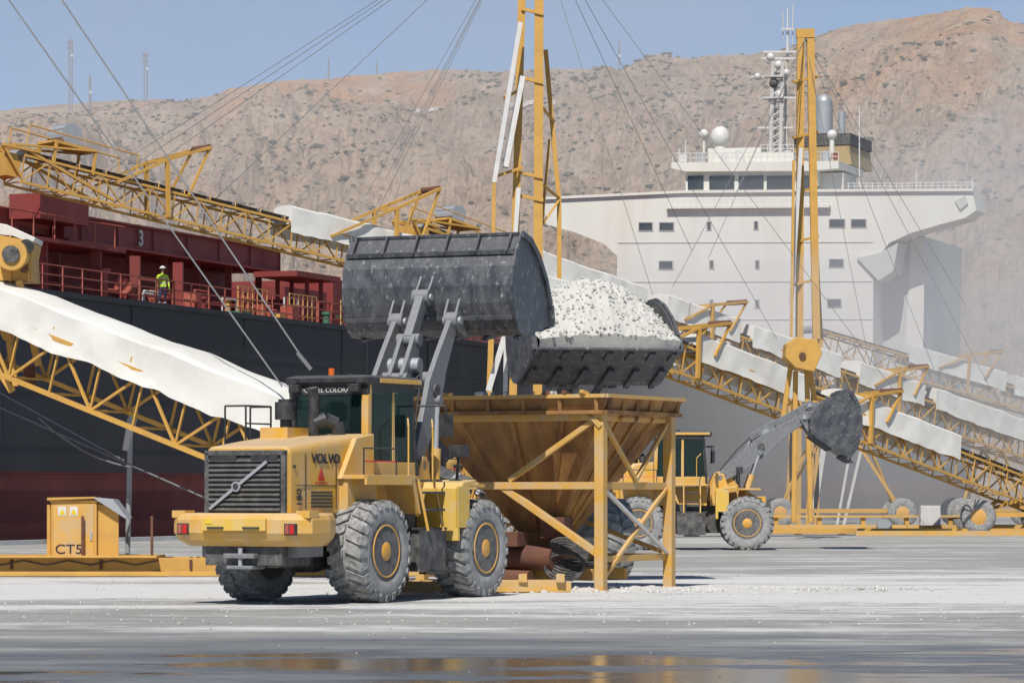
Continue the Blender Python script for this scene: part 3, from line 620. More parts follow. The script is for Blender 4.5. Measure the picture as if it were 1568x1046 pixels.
b.cyl(hb(22,392)+V((0,-.5,0)),hb(22,392)+V((0,.7,0)),.36,'crane_yellow',24); b.cyl(hb(22,392)+V((0,-.56,0)),hb(22,392)+V((0,-.5,0)),.2,'dark_frame',24)
b.extr([hb(-60,352),hb(20,360),hb(52,372),hb(48,395),hb(50,430),hb(-60,430)],(0,1.2,0),'crane_yellow')
b.extr([hb(-60,332),hb(10,344),hb(54,364),hb(52,371),hb(-60,351)],(0,1.3,0),'white_canvas')
for k in range(4): b.beam(hb(-40+k*28,352+k*5)-V((0,.04,0)),hb(-40+k*28,432)-V((0,.04,0)),.05,.06,'crane_yellow')
b.cyl(hb(42,378)+V((0,-.2,0)),hb(42,378)+V((0,0,0)),.16,'black_plastic',14); b.cyl(hb(38,412)+V((0,-.2,0)),hb(38,412)+V((0,0,0)),.1,'rust',14)
for (a,c) in(((-40,400),(12,520)),((30,430),(60,560)),((-30,520),(20,600)),((12,500),(25,592))): b.beam(hb(*a)-V((0,.1,0)),hb(*c)-V((0,.1,0)),.14,.16,'crane_yellow')
b.cyl(hb(45,560,75),hb(45,590,75),.14,'rust',12)
b.obj('drive_head',EC,bevel=.02)
conveyor(W(25,240,127),W(640,394,139),1.3,1.05,[(.64,1.0,1.0)],panel=1.15,ch=.08,tarp_h=.80,masts=((.34,1.6,1.6),(.92,2.2,1.8)))
conveyor(W(780,434,128),W(1600,748,150),1.3,1.15,[(.02,.16,1.0),(.30,.50,1.0),(.56,.795,1.0)],panel=1.15,ch=.08,tarp_h=.80,hang=.4,masts=((.30,1.2,1.5),(.62,1.2,1.6)),legs=((.93,0,1.6),),drive=False)
conveyor(W(640,352,158),W(1620,688,190),1.5,1.3,[(.10,.30,1.0),(.33,.44,1.),(.46,.60,1.0),(.63,.74,1.0),(.76,.94,1.0)],panel=1.3,ch=.095,tarp_h=.95,masts=((.40,1.4,2.2),(.70,1.4,2.0)),legs=((.62,0,3.3),(.885,0,2.0)))
conveyor(W(1240,505,215),W(1700,640,225),1.5,1.3,[(.30,.62,1.),(.65,.95,1.)],panel=1.3,ch=.095,tarp_h=.95,masts=((.5,1.6,2.2),),drive=False)

# ---------------------------------------------------------------- masts
def cable(b,p,q,r=.03,sag=0.0,n=1):
    if sag:
        pts=[V(p).lerp(V(q),k/12)-V((0,0,sag*4*(k/12)*(1-k/12))) for k in range(13)]; b.tube(pts,r,'cable_steel',5)
    else: b.cyl(p,q,r,'cable_steel',5)
m1=empty('steel_mast'); b=MB(); dM=145.0; c='crane_yellow'
def Wm(px,py,dy=0): return W(px,py,dM)+V((0,dy,0))
b.beam(Wm(803,-150),Wm(788,400),.34,.34,c,(0,1,0)); b.beam(Wm(826,-150),Wm(824,400),.40,.40,c,(0,1,0))
b.beam(Wm(788,400),Wm(783,816),.34,.34,c,(0,1,0)); b.beam(Wm(824,400),Wm(822,816),.4,.4,c,(0,1,0))
b.beam(Wm(836,70,1.5),Wm(857,305,1.5),.2,.2,c,(0,1,0)); b.beam(Wm(857,305,1.5),Wm(858,816,1.5),.2,.2,c,(0,1,0)); b.beam(Wm(797,40,-1),Wm(757,285,-1.5),.2,.2,'white_steel',(0,1,0)); b.beam(Wm(757,285,-1.5),Wm(752,560,-1.5),.17,.17,c,(0,1,0))
b.beam(Wm(800,120,-.5),Wm(774,260,-1),.26,.26,'white_steel',(0,1,0)); b.beam(Wm(794,290,-.5),Wm(778,520,-1),.2,.2,'white_steel',(0,1,0)); b.beam(Wm(778,500,-1),Wm(748,600,-1.2),.25,.25,'white_steel',(0,1,0)); b.beam(Wm(752,520,0),Wm(742,816,0),.25,.25,c,(0,1,0)); b.beam(Wm(775,520,0),Wm(770,816,0),.2,.2,'white_steel',(0,1,0))
for py in(15,120,265,300,420,560,700): b.beam(Wm(799-py*.02,py,-.2),Wm(832,py+8,-.2),.14,.16,c,(0,1,0))
for py in(150,270): b.beam(Wm(758+abs(270-py)*.12,py+5,-1.2),Wm(800,py-12,-.3),.12,.12,c,(0,1,0)); b.beam(Wm(826,py+10,0),Wm(858-abs(270-py)*.08,py+30,1.5),.12,.12,c,(0,1,0))
b.beam(Wm(830,340),Wm(842,210,1.2),.13,.13,c,(0,1,0)); b.beam(Wm(830,345),Wm(858,300,1.5),.1,.1,c,(0,1,0))
b.obj('mast_legs',m1)
b=MB(); top=W(812,-148,dM)
for q in(W(165,280,130),W(150,272,131),W(182,290,130),W(330,305,133),W(590,275,137),W(560,300,137),W(602,262,138),W(575,330,137)): cable(b,top,q,.016)
for q in(W(1000,452,133),W(1060,385,166),W(1190,520,172),W(1400,640,145)): cable(b,top,q,.013)
b.obj('stay_cables',m1)
m2=empty('steel_mast'); b=MB(); dM=186.0
b.beam(Wm(1226,52),Wm(1224,520),.42,.42,c,(0,1,0)); b.beam(Wm(1241,60),Wm(1250,520),.42,.42,c,(0,1,0)); b.beam(Wm(1219,52),Wm(1247,52),.5,.45,c,(0,1,0))
b.beam(Wm(1224,230,-1),Wm(1209,470,-1),.22,.22,'white_steel',(0,1,0)); b.beam(Wm(1212,250,-1.5),Wm(1208,530,-1.5),.16,.16,c,(0,1,0)); b.beam(Wm(1248,250,1.5),Wm(1262,520,1.5),.16,.16,c,(0,1,0))
for py in(120,205,290,365,430): b.beam(Wm(1213,py+8,-.6),Wm(1254,py-4,.6),.14,.16,c,(0,1,0))
for a,q in(((1222,520),(1204,812)),((1224,520),(1222,812)),((1250,520),(1250,812)),((1256,520),(1236,812)),((1208,530),(1214,800))): b.beam(Wm(*a),Wm(*q),.3,.3,c,(0,1,0))
b.beam(Wm(1290,812),Wm(1318,690),.16,.16,'white_steel',(0,1,0)); b.beam(Wm(1280,812),Wm(1300,700),.14,.14,'white_steel',(0,1,0)); b.beam(Wm(1262,680),Wm(1245,790),.3,.3,'white_steel',(0,1,0))
b.obj('mast_legs',m2)
b=MB(); top=W(1233,60,186)
for q in(W(1062,380,166),W(1030,440,166),W(1085,395,168),W(1480,470,190),W(1430,565,186),W(1530,620,188),W(1340,600,182),W(1125,300,176)): cable(b,top,q,.016)
b.obj('stay_cables',m2)
# slewing joint of the middle conveyors
pj=empty('conveyor_pivot'); b=MB(); dM=134.0
b.extr([Wm(1198,530,-2),Wm(1212,520,-2),Wm(1245,524,-2),Wm(1252,545,-2),Wm(1240,572,-2),Wm(1212,566,-2),Wm(1196,550,-2)],(0,1.6,0),c)
b.cyl(Wm(1222,548,-2.08),Wm(1222,548,-2),.14,'rust',18)
for a,q in(((1208,560),(1196,640)),((1236,565),(1250,650)),((1215,570),(1212,800)),((1232,570),(1238,800))): b.beam(Wm(*a)-V((0,1,0)),Wm(*q)-V((0,1,0)),.2,.2,c,(0,1,0))
b.obj('pivot_housing',pj,bevel=.03)
m3=empty('steel_mast'); b=MB(); tp=W(-90,-262,74)
b.beam(V((tp.x-.4,tp.y,0)),V((tp.x-.05,tp.y,tp.z)),.25,.25,c,(0,1,0)); b.beam(V((tp.x-.4,tp.y+1.6,0)),V((tp.x-.05,tp.y+.4,tp.z)),.25,.25,c,(0,1,0)); b.beam(V((tp.x,tp.y,tp.z)),V((tp.x,tp.y+.5,tp.z)),.3,.3,c,(1,0,0))
b.obj('mast_legs',m3)
b=MB(); cable(b,W(-70,-245,73.5),W(472,562,68.8),.02); cable(b,W(-160,-245,74),W(432,592,69.3),.02); cable(b,W(455,540,68.8),W(476,566,68.8),.05)
b.obj('stay_cables',m3)
b=MB()
for (p,q,s) in((W(-20,590,78),W(190,705,74),.0),(W(-20,615,78),W(320,765,72),.0),(W(60,640,76),W(200,715,74),.2)): cable(b,p,q,.022,s)
b.obj('power_cables',EC)

# ---------------------------------------------------------------- quay furniture
cab=empty('electrical_cabinet'); b=MB(); K=V(W(82,862,73.5)); x0=K.x; z0=.30
b.b2((x0,73.1,z0),(x0+1.02,73.9,z0+1.42),'crane_yellow')
b.b2((x0-.03,73.07,z0+1.36),(x0+1.35,74.0,z0+1.40),'crane_yellow'); b.extr([V((x0+.95,73.0,z0+1.46)),V((x0+1.4,73.0,z0+1.42)),V((x0+1.72,73.0,z0+1.0)),V((x0+1.66,73.0,z0+1.0))],(0,1.0,0),'grey_metal')
b.extr([V((x0-.08,73.02,z0+1.40)),V((x0+1.0,73.02,z0+1.44)),V((x0+1.0,73.02,z0+1.48)),V((x0-.08,73.02,z0+1.46))],(0,1.0,0),'crane_yellow')
b.b2((x0+.06,73.085,z0+.06),(x0+.96,73.1,z0+1.30),'frame_yellow'); b.b2((x0+.88,73.06,z0+.5),(x0+.92,73.09,z0+.7),'grey_metal')
b.b2((x0+1.02,73.2,z0+.0),(x0+1.5,73.24,z0+1.3),'crane_yellow'); b.b2((x0-.12,73.3,z0+.05),(x0-.04,73.8,z0+1.3),'crane_yellow')
for i,x in enumerate((.16,.42)):
    b.b2((x0+x,73.078,z0+1.05),(x0+x+.18,73.086,z0+1.26),'lettering_white'); b.extr([V((x0+x+.02,73.07,z0+1.08)),V((x0+x+.16,73.07,z0+1.08)),V((x0+x+.09,73.07,z0+1.22))],(0,.007,0),'sign_yellow')
b.obj('cabinet_body',cab,bevel=.01)
text('cabinet_label','CT5',.30,Matrix.Translation((x0+.40,73.08,z0+.30))@RX90,'lettering_dark',cab,sx=1.15)
ch=empty('conveyor_chassis'); b=MB()
b.b2((-13,72.9,.10),(-1.2,73.15,.42),'crane_yellow'); b.b2((-13,74.2,.10),(-.5,74.4,.42),'crane_yellow'); b.b2((-13,72.6,.42),(-7.9,74.4,.47),'crane_yellow')
b.b2((-13,72.5,.02),(-1.5,72.6,.12),'crane_yellow')
for x in range(-12,0,2): b.b2((x,72.87,.0),(x+.25,74.4,.12),'rust'); b.b2((x+.8,72.85,.16),(x+.86,72.91,.38),'rust')
for x in(-9.6,-8.05): b.beam((x,73.0,.4),(x,73.0,1.35),.06,.06,'rust')
for k in range(9): b.cyl((-12.4+k*.5,72.84,.36-.1*((k+1)%2)),(-11.9+k*.5,72.84,.36-.1*(k%2)),.02,'belt_black',5)
b.obj('chassis_beams',ch,bevel=.01)
pole=empty('steel_pole'); b=MB(); p=W(198,790,75); p.z=.4
b.cyl(p-V((.05,0,.4)),W(200,640,75),.06,'grey_metal',12); b.tube([W(193,690,75),W(200,650,75),W(206,628,75)],.09,'white_steel',10); b.cyl(W(199,655,75),W(203,640,75),.11,'grey_metal',12); b.sphere(W(205,628,75),.08,'lettering_white',10); b.obj('pole',pole)
gb=empty('conveyor_rail'); b=MB()
b.b2((11.6,149.6,.15),(40,150,.42),'frame_yellow'); b.b2((10.8,146.6,.05),(38,146.9,.28),'crane_yellow'); b.b2((11.6,149.5,.75),(22,149.7,.85),'frame_yellow'); b.b2((15,142.5,.0),(42,142.8,.22),'frame_yellow')
for x in range(12,40,2): b.b2((x,149.62,0),(x+.2,149.98,.74 if x<22 else .14),'crane_yellow'); b.b2((x+.7,146.4,0),(x+1.0,147.0,.04),'rust')
b.b2((18.6,148.6,.4),(19.5,149.4,1.3),'white_steel'); b.cyl((16.9,148,.35),(16.9,148.6,.35),.33,'grey_metal',18)
b.obj('rail_beams',gb)

# ---------------------------------------------------------------- ship
sa=V((.3498,.9369,0)); sp=V((-.9369,.3498,0)); SO=V((-18.8,120,0))
def S(s,q,z): return SO+sa*s+sp*q+V((0,0,z))
def s_at(px,q):
    b_=(px-784)/FPX; o=SO+sp*q
    return (b_*o.y-o.x)/(sa.x-b_*sa.y)
def q_at(px,s):
    b_=(px-784)/FPX; o=SO+sa*s; return (b_*o.y-o.x)/(sp.x-b_*sp.y)
def z_at(py,y): return CH-(py-HOR)/FPX*y
ship=empty('cargo_ship')
b=MB(); dk=9.4; st=185
def hullring(z,ex=0): return [S(-90,0,z),S(st-25,0,z),S(st-8,3,z),S(st,9,z),S(st,23,z),S(st-8,29,z),S(st-25,32,z),S(-90,32,z)]
b.loft([hullring(-4),hullring(2.67)],'ship_boot_red',caps=False); b.loft([hullring(2.67),hullring(dk)],'ship_black',caps=False)
b.add(hullring(dk),[tuple(range(8))],'deck_red'); b.add(hullring(-4),[tuple(range(8))],'ship_boot_red')
for z in(3.6,5.6,7.6): b.beam(S(-80,-.01,z),S(st-25,-.01,z),.02,.03,'ship_black')
for k in range(-8,16): b.beam(S(k*10.5,-.012,2.7),S(k*10.5,-.012,dk),.02,.03,'ship_black')
b.beam(S(-85,0,dk+.02),S(st-30,0,dk+.02),.25,.22,'ship_black')
b.beam(S(-85,-.1,2.5),S(st-25,-.1,2.5),.1,.06,'ship_boot_red')
b.obj('hull',ship)
b=MB()
s=-25.0
while s<140:
    b.beam(S(s,.35,dk),S(s,.35,dk+1.15),.07,.07,'rail_red'); s+=1.6
for z in(.4,.78,1.15): b.beam(S(-25,.35,dk+z),S(140,.35,dk+z),.05,.05,'rail_red')
b.obj('deck_railing',ship)
b=MB(); dr='deck_red'
sA,sB=s_at(98,4.5),s_at(428,4.5); z1,z2=12.25,13.27
def slab(a,c2,q1,q2,za,zb,m=dr): b.loft([[S(a,q1,za),S(c2,q1,za),S(c2,q2,za),S(a,q2,za)],[S(a,q1,zb),S(c2,q1,zb),S(c2,q2,zb),S(a,q2,zb)]],m)
slab(sA,sB,4.5,27,z1,z2); slab(sA+1,sB-.5,7,25,dk,z1)
b.beam(S(sA,4.4,z2+.02),S(sB,4.4,z2+.02),.3,.08,dr); b.beam(S(sA,4.42,z1),S(sB,4.42,z1),.25,.10,dr)
k=sA+.6
while k<sB: b.beam(S(k,5.2,dk),S(k,5.2,z1),.3,.3,dr); b.beam(S(k+.8,4.46,z1+.05),S(k+.8,4.46,z2-.05),.05,.04,dr); k+=3.3
sC=s_at(-120,4.5); sD=s_at(92,4.5)
slab(sC,sD,5,27,12.4,13.3); slab(sC,sD-2,7,25,dk,12.4)
b.beam(S(sC,3.2,11.75),S(sD+1,3.2,11.75),2.4,.16,dr)
b.beam(S(sD-3.5,4.2,13.3),S(sD+.6,4.2,13.3),1.4,1.0,dr)
for k in(sD-5,sD-.5,sD+3,sD+7): b.beam(S(k,2.6,dk),S(k,2.6,11.7),.42,.42,dr)
b.tube([S(sC,2.1,12.75),S(sD+1,2.1,12.75)],.04,'rail_red',6)
for k in range(7): b.beam(S(sD-10+k*1.7,2.1,11.8),S(sD-10+k*1.7,2.1,12.75),.05,.05,'rail_red')
for a,c2,zz in((436,500,11.7),(510,800,12.4),(820,1010,12.4)): slab(s_at(a,5),s_at(c2,5),5,27,dk,zz)
s1=s_at(300,1.5)
for k in range(70):
    q=random.uniform(1.2,3.6); s=s1+random.uniform(-8,32); h=random.uniform(.4,1.5); cc=random.choice(['rail_red','deck_red','rail_red','frame_yellow','rail_red','green_paint','white_steel'])
    r_=random.random()
    if r_<.4: b.cyl(S(s,q,dk),S(s,q,dk+h),random.uniform(.08,.2),cc,10); b.cyl(S(s,q,dk+h),S(s,q,dk+h+.12),.24,cc,10)
    elif r_<.6: b.beam(S(s,q,dk+h*.4),S(s+random.uniform(.4,1.2),q,dk+h*.4),.6,h*.8,cc)
    else: b.tube([S(s,q,dk),S(s,q,dk+h),S(s+1.4,q,dk+h),S(s+1.4,q,dk)],.05,cc,6)
b.tube([S(-30,4,dk+.5),S(100,4,dk+.5)],.14,'rail_red',8); b.tube([S(-30,3.7,dk+.9),S(100,3.7,dk+.9)],.08,'rail_red',8)
for px in(320,400,480):
    s1=s_at(px,3)
    for j in range(7): b.beam(S(s1+j*.5,1.6,dk),S(s1+j*.5,1.6,dk+1.5),.05,.05,'frame_yellow')
    for z in(.5,1.0,1.5): b.beam(S(s1,1.6,dk+z),S(s1+3.0,1.6,dk+z),.05,.05,'frame_yellow')
s1=s_at(178,1.2); b.lathe([(.22,-.06),(.3,-.1),(.38,-.06),(.38,.06),(.3,.1),(.22,.06)],S(s1,.9,dk+.75),'rail_red',16)
s1=s_at(455,3)
for q in(2.5,4): 
    for ds in(0,1.6): b.beam(S(s1+ds,q,dk),S(s1+ds,q,11.9),.2,.2,dr)
b.beam(S(s1-2,3.2,11.95),S(s1+3,3.2,11.95),2.2,.25,dr)
b.obj('hatch_covers_and_deck_gear',ship)
s3=s_at(212,4.5); c3=S(s3,4.38,(z1+z2)/2)
Mt=Matrix(((sa.x,0,-sp.x,c3.x),(sa.y,0,-sp.y,c3.y),(0,1,0,c3.z),(0,0,0,1)))
text('hatch_number','3',.95,Mt,'lettering_white',ship,.02,bold=.02)
S0=150.0
def F(px,py,s=S0,off=0.0):
    q=q_at(px,s); p=S(s-off,q,0); p0=S(s,q,0); p.z=z_at(py,p0.y); return p
b=MB(); Wt='ship_white'
outline=[(833,302),(1045,292),(1285,290),(1488,290),(1495,322),(1478,334),(1440,344),(1395,357),(1362,372),(1345,392),(1337,420),(1337,660),(945,660),(945,392),(925,374),(880,356),(836,344)]
b.extr([F(*p) for p in outline],sa*3.5,Wt)
b.extr([F(953,392,S0+3.4),F(1415,362,S0+3.4),F(1412,500,S0+3.4),F(1412,660,S0+3.4),F(953,660,S0+3.4)],sa*14,'ship_white_dull')  # shade on the aft block is put into its duller white
b.extr([F(1395,366,S0+3.2),F(1416,364,S0+3.2),F(1412,660,S0+3.2),F(1380,660,S0+3.2)],sa*.15,Wt)
b.extr([F(1312,395,S0-.3),F(1345,388,S0-.3),F(1375,372,S0-.3),F(1368,415,S0-.3),F(1345,430,S0-.3)],sa*3,'ship_white_dull')
b.extr([F(1462,308,S0-.15),F(1478,300,S0-.15),F(1482,312,S0-.15),F(1470,322,S0-.15)],sa*.14,'ship_white_dull')
b.extr([F(1050,254,S0+1.2),F(1252,252,S0+1.2),F(1252,293,S0+1.2),F(1050,294,S0+1.2)],sa*6,Wt)
b.extr([F(1028,249,S0+.6),F(1284,247,S0+.6),F(1284,258,S0+.6),F(1240,262,S0+.6),F(1050,263,S0+.6),F(1028,258,S0+.6)],sa*8,Wt)
b.extr([F(1252,265,S0+2.0),F(1292,265,S0+2.0),F(1292,293,S0+2.0),F(1252,293,S0+2.0)],sa*4,'ship_white_dull')
b.extr([F(1084,228,S0+3),F(1165,226,S0+3),F(1165,249,S0+3),F(1084,249,S0+3)],sa*3,Wt); b.extr([F(1155,234,S0+2),F(1215,234,S0+2),F(1215,249,S0+2),F(1155,249,S0+2)],sa*4,Wt)
b.extr([F(832,302,S0-.25),F(1045,292,S0-.25),F(1285,290,S0-.25),F(1490,289,S0-.25),F(1490,293,S0-.25),F(1285,294,S0-.25),F(1045,296,S0-.25),F(832,306,S0-.25)],sa*.24,Wt)
b.extr([F(1020,316,S0-.5),F(1270,314,S0-.5),F(1270,318,S0-.5),F(1020,320,S0-.5)],sa*.49,Wt)
for y_ in(372,432,490): b.beam(F(946,y_,S0,.03),F(1336,y_-1,S0,.03),.05,.05,'ship_white_dull')
b.obj('accommodation_block',ship)
b=MB()
def win(px,py,w,h,s=S0):
    for (e,m,of,th) in((1.6,'ship_white_dull',.06,.06),(0,'glass_dark',.10,.05)):
        b.extr([F(px-w/2-e,py-h/2-e,s,of),F(px+w/2+e,py-h/2-e,s,of),F(px+w/2+e,py+h/2+e,s,of),F(px-w/2-e,py+h/2+e,s,of)],sa*th,m)
for (x,y_,w,h) in((989,347,20,11),(1021,347,21,11),(1282,342,23,11),(1315,342,22,11),(1281,403,21,11),(1020,406,20,11),(1160,405,5,11),(1090,405,5,11),(1086,346,5,11),(1158,345,5,11),(1278,464,20,11),(1160,465,5,11),(1090,465,5,11),(990,465,18,11)): win(x,y_,w,h)
for (x,w) in((1065,24),(1105,38),(1150,38),(1194,40),(1231,24)): 
    b.extr([F(x-w/2,270,S0+1.1),F(x+w/2,269,S0+1.1),F(x+w/2,290,S0+1.1),F(x-w/2,291,S0+1.1)],sa*.08,'glass_dark')
b.obj('accommodation_windows',ship)
b=MB()
def rail(px0,px1,py0,py1,s,hh=8,st=9,mat='white_steel'):
    n=int(abs(px1-px0)/st)
    for k in range(n+1):
        t=k/n; x=px0+(px1-px0)*t; y_=py0+(py1-py0)*t; b.beam(F(x,y_,s),F(x,y_-hh,s),.05,.05,mat)
    for f in(.5,1): b.beam(F(px0,py0-hh*f,s),F(px1,py1-hh*f,s),.05,.05,mat)
rail(1030,1284,249,247,S0+.7,14); rail(1030,1284,249,247,S0+7,14); rail(1400,1490,290,289,S0+3,10); rail(1165,1215,234,234,S0+2,12)
rail(1020,1270,316,314,S0-.4,9); rail(1290,1400,290,290,S0+3,9)
def cy(px,py0,py1,r,s,m,r2=None,n=16): b.cyl(F(px,py0,s),F(px,py1,s),r,m,n,r2)
b.sphere(F(1103,211,S0+3.5),.82,'lettering_white',20,(1,1,1.15)); cy(1103,232,222,.5,S0+3.5,Wt)
b.sphere(F(1078,206,S0+3.5),.42,'lettering_white',14); cy(1078,240,210,.12,S0+3.5,Wt); b.sphere(F(1274,207,S0+3),.42,'lettering_white',14); cy(1274,246,210,.2,S0+3,Wt)
cy(1262,206,158,.72,S0+9,'grey_metal'); b.sphere(F(1262,158,S0+9),.72,'grey_metal',16); cy(1289,206,172,.3,S0+9,'grey_metal'); cy(1244,215,185,.3,S0+9,'dark_frame')
b.extr([F(1216,226,S0+7),F(1300,222,S0+7),F(1304,252,S0+7),F(1216,252,S0+7)],sa*7,'funnel_ochre'); b.extr([F(1216,208,S0+6.9),F(1302,204,S0+6.9),F(1302,221,S0+6.9),F(1216,225,S0+6.9)],sa*7.2,'dark_frame')
for px in(1183,1198): b.beam(F(px-4,248,S0+3),F(px,95,S0+3),.28,.28,'ship_white_dull')
for px in(1187,1203): b.beam(F(px,248,S0+4.5),F(px,95,S0+4.5),.2,.2,'ship_white_dull')
for k in range(14):
    y0=245-k*11; b.beam(F(1181,y0,S0+3),F(1199,y0-11,S0+3),.12,.12,'ship_white_dull'); b.beam(F(1181,y0,S0+3),F(1203,y0,S0+4.5),.12,.12,'ship_white_dull')
cy(1206,95,12,.14,S0+3.5,'white_steel',.06,8); cy(1214,70,8,.05,S0+3.5,'white_steel',None,6); cy(1199,60,18,.05,S0+3.5,'white_steel',None,6)
for y_,a,c2 in((150,1170,1220),(118,1150,1208),(90,1166,1226),(80,1168,1222),(45,1196,1216),(196,1160,1215)): b.beam(F(a,y_,S0+3.2),F(c2,y_,S0+3.2),.14,.14,'white_steel')
for (x,y_,r) in((1180,88,.35),(1160,118,.3),(1185,128,.4),(1205,112,.3),(1192,145,.35),(1182,155,.3),(1192,100,.35)): b.sphere(F(x,y_,S0+3),r,'white_steel' if r<.38 else 'dark_frame',10)
b.beam(F(1167,152,S0+3),F(1200,150,S0+3),.9,.12,'ship_white_dull'); b.beam(F(1170,118,S0+3),F(1200,118,S0+3),.9,.12,'ship_white_dull')
for px,a,c2 in((1316,285,165),(1050,249,215),(1040,249,228),(1403,290,262),(1489,289,272)): cy(px,a,c2,.06,S0+3,'white_steel',None,6)
for k in range(8): b.box(F(1040+k*33+random.uniform(-9,9),243,S0+random.uniform(1,4)),(.6,.5,random.uniform(.6,1.3)),random.choice(['white_steel','grey_metal','white_steel','ship_white_dull']))
b.box(F(1278,240,S0+1),(.5,.4,.5),'rail_red')
b.obj('bridge_mast_and_funnel',ship)
sw=s_at(249,.95); pw=S(sw,.95,dk)
wk=standing_person('dock_worker',Matrix.Translation(pw)@Matrix.Rotation(R(25),4,'Z'))

# ---------------------------------------------------------------- hills
sky=[(-900,215),(-400,190),(0,170),(60,163),(110,160),(200,152),(300,156),(330,148),(352,135),(430,124),(470,121),(520,119),(620,110),(660,107),(700,107),(780,109),(850,105),(930,105),(960,108),(1000,100),(1060,89),(1100,86),(1150,82),(1190,78),(1220,70),(1255,52),(1280,44),(1340,31),(1400,26),(1440,18),(1480,11),(1515,12),(1530,20),(1545,34),(1568,37),(1650,60),(1900,40),(2400,120)]
def skyi(px):
    if px<=sky[0][0]: return sky[0][1]
    for (a,b_),(c2,d2) in zip(sky[:-1],sky[1:]):
        if px<=c2: return b_+(d2-b_)*(px-a)/(c2-a)
    return sky[-1][1]
def sstep(a,b_,x): t=min(1,max(0,(x-a)/(b_-a))); return t*t*(3-2*t)
Y0=470.0
def ridgeR(px): return 1650-420*sstep(850,1500,px)+60*math.sin(px*.006)
def hz(bb,Yd,mask=False):
    px=784+FPX*bb; e=(HOR-skyi(px))/FPX; Rg=ridgeR(px); zR=Rg*e+CH; s=(Yd-Y0)/(Rg-Y0); X=bb*Yd
    if s<0: return (-6,0,0) if mask else -6
    if s<=1:
        base=zR*(0.62*s**.75+0.38*s**1.8)
        env=min(1,s*4)*(1-s**7)
    else:
        base=zR*(1-.10*(s-1)); env=0
    warp=noise.noise(V((X/130,Yd/260,2)))*45
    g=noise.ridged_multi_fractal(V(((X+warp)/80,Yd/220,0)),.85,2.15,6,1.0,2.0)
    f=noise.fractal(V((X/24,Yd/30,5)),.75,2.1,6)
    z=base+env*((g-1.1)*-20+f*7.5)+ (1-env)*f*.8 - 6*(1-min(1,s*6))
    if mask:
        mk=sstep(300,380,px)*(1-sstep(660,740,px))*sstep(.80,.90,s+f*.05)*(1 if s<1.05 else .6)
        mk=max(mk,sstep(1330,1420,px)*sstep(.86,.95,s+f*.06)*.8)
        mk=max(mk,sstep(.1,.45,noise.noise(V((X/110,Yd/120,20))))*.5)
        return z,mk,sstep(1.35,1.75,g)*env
    return z
NB,NY=640,340; vs=[];fs=[];mk=[];gu=[]
for j in range(NY+1):
    t=j/NY; Yd=Y0-40+ (2300-Y0+40)*t**1.15
    for i in range(NB+1):
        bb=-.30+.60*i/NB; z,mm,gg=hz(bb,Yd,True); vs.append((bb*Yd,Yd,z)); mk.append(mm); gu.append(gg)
for j in range(NY):
    for i in range(NB): a=j*(NB+1)+i; fs.append((a,a+1,a+NB+2,a+NB+1))
m=bpy.data.materials.new('hill_soil'); m.use_nodes=True; nt=m.node_tree; bs=nt.nodes['Principled BSDF']; bs.inputs['Roughness'].default_value=.95; bs.inputs['Specular IOR Level'].default_value=.1
ge=nd(nt,'ShaderNodeNewGeometry')
def nz(scale,det,vec=(1,1,1),rough=.6):
    mp=nd(nt,'ShaderNodeMapping'); mp.inputs['Scale'].default_value=vec; nt.links.new(ge.outputs['Position'],mp.inputs[0]); n=nd(nt,'ShaderNodeTexNoise'); n.inputs['Scale'].default_value=scale; n.inputs['Detail'].default_value=det; n.inputs['Roughness'].default_value=rough; nt.links.new(mp.outputs[0],n.inputs['Vector']); return n
def mixc(fac,a,b_):
    mx=nd(nt,'ShaderNodeMix',data_type='RGBA')
    if isinstance(a,tuple): mx.inputs[6].default_value=(*a,1)
    else: nt.links.new(a,mx.inputs[6])
    if isinstance(b_,tuple): mx.inputs[7].default_value=(*b_,1)
    else: nt.links.new(b_,mx.inputs[7])
    nt.links.new(fac,mx.inputs[0]); return mx.outputs[2]
def mr(src,a,b_,c2=0,d2=1):
    r=nd(nt,'ShaderNodeMapRange'); r.inputs[1].default_value=a; r.inputs[2].default_value=b_; r.inputs[3].default_value=c2; r.inputs[4].default_value=d2; nt.links.new(src,r.inputs[0]); return r.outputs[0]
n1=nz(.012,8); n2_=nz(.05,8,(1,.5,1)); n3=nz(.42,6,rough=.75); n4=nz(.02,5,(1,1,4)); n5=nz(.11,6,rough=.7)
c1=mixc(mr(n1.outputs[0],.38,.62),(0.51,0.36,0.245),(0.64,0.44,0.295))
at_=nd(nt,'ShaderNodeAttribute'); at_.attribute_name='ochre'
c1=mixc(at_.outputs['Fac'],c1,(0.70,0.37,0.19))
c2_=mixc(mr(n2_.outputs[0],.45,.65,0,.7),c1,(0.69,0.54,0.40))
c2_=mixc(mr(n5.outputs[0],.5,.64,0,.6),c2_,(0.29,0.215,0.15))
gt_=nd(nt,'ShaderNodeAttribute'); gt_.attribute_name='gully_shade'; gm=nd(nt,'ShaderNodeMath',operation='MULTIPLY'); gm.inputs[1].default_value=.5; nt.links.new(gt_.outputs['Fac'],gm.inputs[0])
c2_=mixc(gm.outputs[0],c2_,(0.27,0.195,0.13))  # shade of the gullies painted into the soil colour
c3_=mixc(mr(n3.outputs[0],.52,.60,0,.65),c2_,(0.19,0.15,0.10))
c4=mixc(mr(n4.outputs[0],.6,.66,0,.35),c3_,(0.70,0.58,0.45))
nt.links.new(c4,bs.inputs['Base Color'])
bp=nd(nt,'ShaderNodeBump'); bp.inputs['Strength'].default_value=1; bp.inputs['Distance'].default_value=2.8; nt.links.new(n3.outputs[0],bp.inputs['Height']); nt.links.new(bp.outputs[0],bs.inputs['Normal'])
MATS['hill_soil']=m
